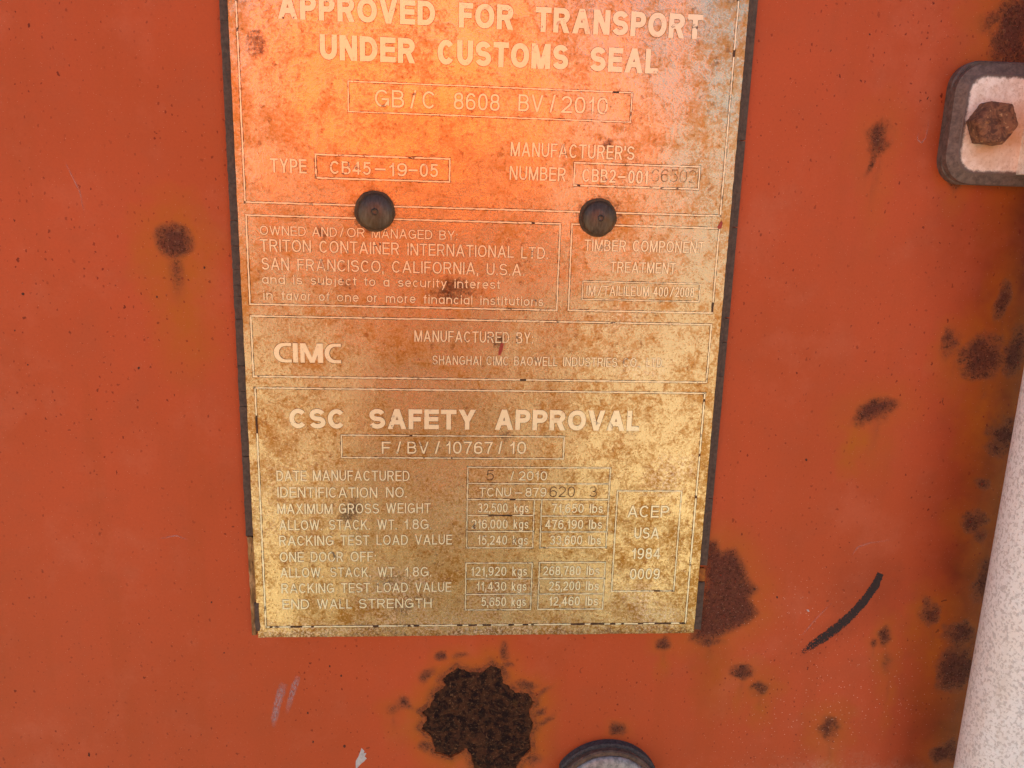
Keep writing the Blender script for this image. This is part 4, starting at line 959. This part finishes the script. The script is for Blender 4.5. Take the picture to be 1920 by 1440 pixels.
# ---------------------------------------------------------------- rod bracket with bolt
def rrect(u0, u1, v0, v1, r, n=8):
    P = []
    for cx, cy, a0 in ((u1 - r, v1 - r, 0), (u0 + r, v1 - r, 90), (u0 + r, v0 + r, 180), (u1 - r, v0 + r, 270)):
        for k in range(n + 1):
            a = R(a0 + 90 * k / n); P.append((cx + r * math.cos(a), cy + r * math.sin(a)))
    return P
def slab(name, levels, mats, parent, mi=None, attrs=None, smooth=False):
    """levels: (outline, height); same vertex count; closed top and bottom"""
    Vv, Fc, MI = [], [], []
    n = len(levels[0][0])
    for P, h in levels:
        for x, y in P: Vv.append((x, y, h))
    for i in range(len(levels) - 1):
        for k in range(n):
            a, b = i * n + k, i * n + (k + 1) % n; Fc.append((a, b, b + n, a + n)); MI.append(mi[i] if mi else 0)
    Fc.append(tuple(range(len(Vv) - n, len(Vv)))); MI.append(mi[-1] if mi else 0)
    Fc.append(tuple(range(n))[::-1]); MI.append(0)
    return mesh(name, Vv, Fc, mats, parent, mi=MI, smooth=smooth, attrs=attrs(Vv) if attrs else None)
H1, H2 = HD + 4.0, HD + 8.5
bu0 = px(1774, 250, H1)[0]; bv0 = px(1850, 114, H1)[1]; bv1 = px(1850, 347, H1)[1]
tu0 = px(1806, 230, H2)[0]; tv0 = px(1860, 139, H2)[1]; tv1 = px(1860, 326, H2)[1]
foot_r = rod_u - RR + 3
brk = thing('rod_bracket', 'galvanised rod bracket with rounded corner and rusty bolt on the right', 'bracket', (bu0 + 25, (bv0 + bv1) / 2, HD))
r_far = rod_u + (rod_u - bu0)
slab('rubber_pad', [(rrect(bu0, r_far, bv0, bv1, 10.5), HD - 0.2), (rrect(bu0 - .1, r_far + .1, bv0 - .1, bv1 + .1, 10.5), H1 - 0.8), (rrect(bu0 + .5, r_far - .5, bv0 + .5, bv1 - .5, 10), H1)], M_rim, brk, smooth=False)
def dense_top(name, u0, u1, v0, v1, r, h0, h1, inset):
    """plate with a grimy chamfered rim and a finely gridded top face that carries stain maps"""
    lev = [(rrect(u0 - inset, u1 + inset, v0 - inset, v1 + inset, r + inset), h0), (rrect(u0 - inset, u1 + inset, v0 - inset, v1 + inset, r + inset), h1 - 1.6), (rrect(u0 - 0.35, u1 + 0.35, v0 - 0.35, v1 + 0.35, r + 0.35), h1 - 0.25)]
    slab('bracket_rim', lev, M_rim, brk)
    rings = []; n = len(rrect(u0, u1, v0, v1, r))
    outl = np.array(rrect(u0, u1, v0, v1, r)); lo = np.array([u0, v0]); hi = np.array([u1, v1])
    Vv, Fc, ed = [], [], []
    ins = [-0.35, 0.0, 0.5, 1.0, 1.6, 2.4, 3.4, 4.8, 6.5, 9, 12, 16]
    ins = [i for i in ins if i < (v1 - v0) / 2 - 1]
    for i in ins:
        rr = max(r - i, 0.8)
        for x, y in rrect(u0 + i, u1 - i, v0 + i, v1 - i, rr): Vv.append((x, y, h1 - (0.25 if i < 0 else 0))); ed.append(max(0, 1 - (i + .35) / 3.2))
    for k in range(len(ins) - 1):
        for j in range(n):
            a, b = k * n + j, k * n + (j + 1) % n; Fc.append((a, b, b + n, a + n))
    Fc.append(tuple(range(len(Vv) - n, len(Vv))))
    Vv = np.array(Vv); bc = px(1866, 236, h1)
    bld = np.clip(1.2 - np.hypot(Vv[:, 0] - bc[0] - 2, Vv[:, 1] - bc[1] - 5) / 17, 0, 1)
    return mesh('bracket_plate', Vv, Fc, M_zinc, brk, attrs=dict(edge=ed, bleed=bld))
dense_top('bracket_plate', tu0, foot_r + 4, tv0, tv1, 7.5, H1 - 0.1, H2, 4.2)
dense_top('bracket_plate', rod_u + RR - 7, r_far - (tu0 - bu0), tv0, tv1, 7.5, H1 - 0.1, H2, 4.2)
# saddle over the rod
Vv, Fc = [], []; ns = 24
for v in (tv0, tv1):
    for rr in (RR + 0.6, RR + 5.0):
        pts = [(rod_u - rr, H2 - 2)] + [(rod_u + rr * math.cos(a), RH + HD + rr * math.sin(a)) for a in np.linspace(math.pi, 0, ns)] + [(rod_u + rr, H2 - 2)]
        for p in pts: Vv.append((p[0], v, p[1]))
m = ns + 2
for k in range(m - 1):
    Fc += [(m + k, m + k + 1, 3 * m + k + 1, 3 * m + k), (k, 2 * m + k, 2 * m + k + 1, k + 1), (k, k + 1, m + k + 1, m + k), (2 * m + k, 3 * m + k, 3 * m + k + 1, 2 * m + k + 1)]
Fc += [(0, m, 3 * m, 2 * m), (m - 1, 3 * m - 1, 4 * m - 1, 2 * m - 1)]
sdl = mesh('saddle', Vv, Fc, M_zinc, brk, attrs=dict(edge=[0.0] * len(Vv), bleed=[0.0] * len(Vv)))
def hexbolt(c, rot, seed):
    ap = 7.75
    def rf(r, t, h):
        a = (t - R(rot)) % (math.pi / 3) - math.pi / 6
        hexr = ap / math.cos(a); k = r / 10.0
        return min(hexr, 8.7) * k if h > 6.4 else hexr * k
    prof = [(10, 0), (10, 1.2), (10, 2.6), (10, 4.2), (10, 5.6), (9.9, 6.2), (9.5, 6.9), (8.8, 7.25), (7.6, 7.4), (6, 7.45), (4.5, 7.4), (3, 7.45), (1.5, 7.4), (0.5, 7.4)]
    return lathe('hex_bolt', c, prof, 72, M_bolt, brk, rfun=rf, jitter=0.22, seed=seed, smooth=True)
bc = px(1866, 231, H2 + 5)
hb = hexbolt((bc[0], bc[1], H2 - 0.05), 4, 1); hb['label'] = 'rusty brown hex bolt head on the bracket'
hexbolt((2 * rod_u - bc[0], bc[1], H2 - 0.05), 10, 2)

# ---------------------------------------------------------------- round hub bolt at the lower edge
hc = px(1133, 1475, HD)
hub = thing('hub_bolt', 'round grey steel hub on dark rubber washer at the bottom edge', 'bolt', (hc[0], hc[1], HD))
flat = lambda lim: (lambda r, t, h: min(r, lim / max(1e-6, -math.cos(t))) if math.cos(t) < -0.2 else r)
M_rub = mat_flat('dark_blue_rubber', (0.050, 0.046, 0.046), (0.10, 0.092, 0.092), 0.85, 0, 900, spec=0.1)
M_brn = mat_flat('brown_ring', (0.075, 0.048, 0.036), (0.16, 0.105, 0.075), 0.7, 0.1, 400)
M_gry = mat_flat('grey_zinc', (0.20, 0.195, 0.19), (0.44, 0.42, 0.40), 0.55, 0.5, 350)
M_brt = mat_flat('bright_zinc', (0.80, 0.76, 0.72), (0.42, 0.38, 0.35), 0.4, 0.5, 420)
hz = (hc[0], hc[1], HD)
o = lathe('washer', hz, [(26.6, -0.2), (26.6, 3.3), (26.1, 3.8), (20, 3.9)], 96, M_rub, hub, rfun=flat(22.8), smooth=False); o['label'] = 'dark rubber washer with a cut left side'
lathe('flange', hz, [(25.0, 3.7), (25.0, 6.0), (24.4, 6.6), (20, 6.8)], 96, M_brn, hub, rfun=flat(22.0), smooth=False)
lathe('collar', hz, [(22.6, 6.6), (22.5, 7.2), (21.5, 8.2), (19.5, 8.9), (17, 9.5), (14, 9.6), (12, 9.6)], 96, M_gry, hub)
lathe('dome', hz, [(14.6, 9.4), (14.3, 10.2), (13.4, 11.4), (11.5, 12.4), (9, 13.1), (5, 13.6), (1, 13.8)], 96, M_brt, hub)

# ---------------------------------------------------------------- the photographer, seen only as the orange glow mirrored in the steel
def person():
    t = bpy.data.objects.new('person', None); COL.objects.link(t); t.location = (PX, PY, 0); t.scale = (1.06,) * 3
    t['label'] = 'person in orange work jacket mirrored as a soft glow in the plate'; t['category'] = 'person'
    def skin(name, verts, edges, mat, sub=2):
        me = bpy.data.meshes.new(name); me.from_pydata([v[:3] for v in verts], edges, []); me.materials.append(mat)
        o = link(bpy.data.objects.new(name, me), t)
        bpy.context.view_layer.objects.active = o
        md = o.modifiers.new('Skin', 'SKIN'); sb = o.modifiers.new('Sub', 'SUBSURF'); sb.levels = sub; sb.render_levels = sub
        if not me.skin_vertices: me.attributes  # layer comes with the modifier
        for k, v in enumerate(verts):
            sv = me.skin_vertices[0].data[k]; sv.radius = (v[3], v[4] if len(v) > 4 else v[3]); sv.use_root = (k == 0)
        md.use_smooth_shade = True
        return o
    # y > 0 faces the door
    body = [(0, 0, .98, .15, .12), (0, 0, 1.15, .155, .125), (0, .0, 1.32, .185, .13), (0, -.01, 1.44, .15, .10), (0, 0, 1.50, .065, .065), (0, .02, 1.56, .062, .065), (0, .03, 1.66, .078, .098), (0, .03, 1.75, .07, .085),
            (.19, 0, 1.43, .062), (.26, .05, 1.15, .05), (.16, .26, 1.14, .04), (.11, .38, 1.15, .034), (.09, .43, 1.16, .030, .022),
            (-.19, 0, 1.43, .062), (-.26, .05, 1.15, .05), (-.16, .26, 1.14, .04), (-.11, .38, 1.15, .034), (-.09, .43, 1.16, .030, .022),
            (.10, 0, .86, .10), (.11, .02, .50, .068), (.11, -.02, .10, .048), (.12, .10, .05, .045, .035), (-.10, 0, .86, .10), (-.11, .02, .50, .068), (-.11, -.02, .10, .048), (-.12, .10, .05, .045, .035)]
    e = [(0, 1), (1, 2), (2, 3), (3, 4), (4, 5), (5, 6), (6, 7), (3, 8), (8, 9), (9, 10), (10, 11), (11, 12), (3, 13), (13, 14), (14, 15), (15, 16), (16, 17), (0, 18), (18, 19), (19, 20), (20, 21), (0, 22), (22, 23), (23, 24), (24, 25)]
    sk = mat_flat('skin', (0.46, 0.27, 0.19), (0.52, 0.31, 0.22), 0.55)
    skin('body', body, e, sk)
    jk = mat_flat('orange_work_jacket', (0.95, 0.22, 0.003), (0.98, 0.25, 0.004), 0.8, 0, 30)
    g = 0.022
    J = [(x, y, z, rr[0] + g, (rr[-1]) + g) for (x, y, z, *rr) in [body[i] for i in (0, 1, 2, 3)]]
    J = [(0, 0, .84, .165, .14)] + J + [(.195, 0, 1.43, .08), (.235, .05, 1.15, .062), (.165, .25, 1.14, .055), (-.195, 0, 1.43, .08), (-.235, .05, 1.15, .062), (-.165, .25, 1.14, .055)]
    skin('jacket', J, [(0, 1), (1, 2), (2, 3), (3, 4), (4, 5), (5, 6), (6, 7), (4, 8), (8, 9), (9, 10)], jk)
    tr = mat_flat('khaki_trousers', (0.42, 0.33, 0.19), (0.48, 0.38, 0.23), 0.9)
    skin('trousers', [(0, 0, .92, .15, .125), (.10, 0, .82, .115), (.11, .02, .50, .085), (.11, -.02, .09, .07), (-.10, 0, .82, .115), (-.11, .02, .50, .085), (-.11, -.02, .09, .07)], [(0, 1), (1, 2), (2, 3), (0, 4), (4, 5), (5, 6)], tr)
    hr = mat_flat('dark_hair', (0.02, 0.014, 0.01), (0.04, 0.028, 0.02), 0.6)
    skin('hair', [(0, -.02, 1.70, .085, .10), (0, .0, 1.79, .075, .09)], [(0, 1)], hr)
PX, PY = CAM[0] / 1000 - 0.05, -0.86
person()
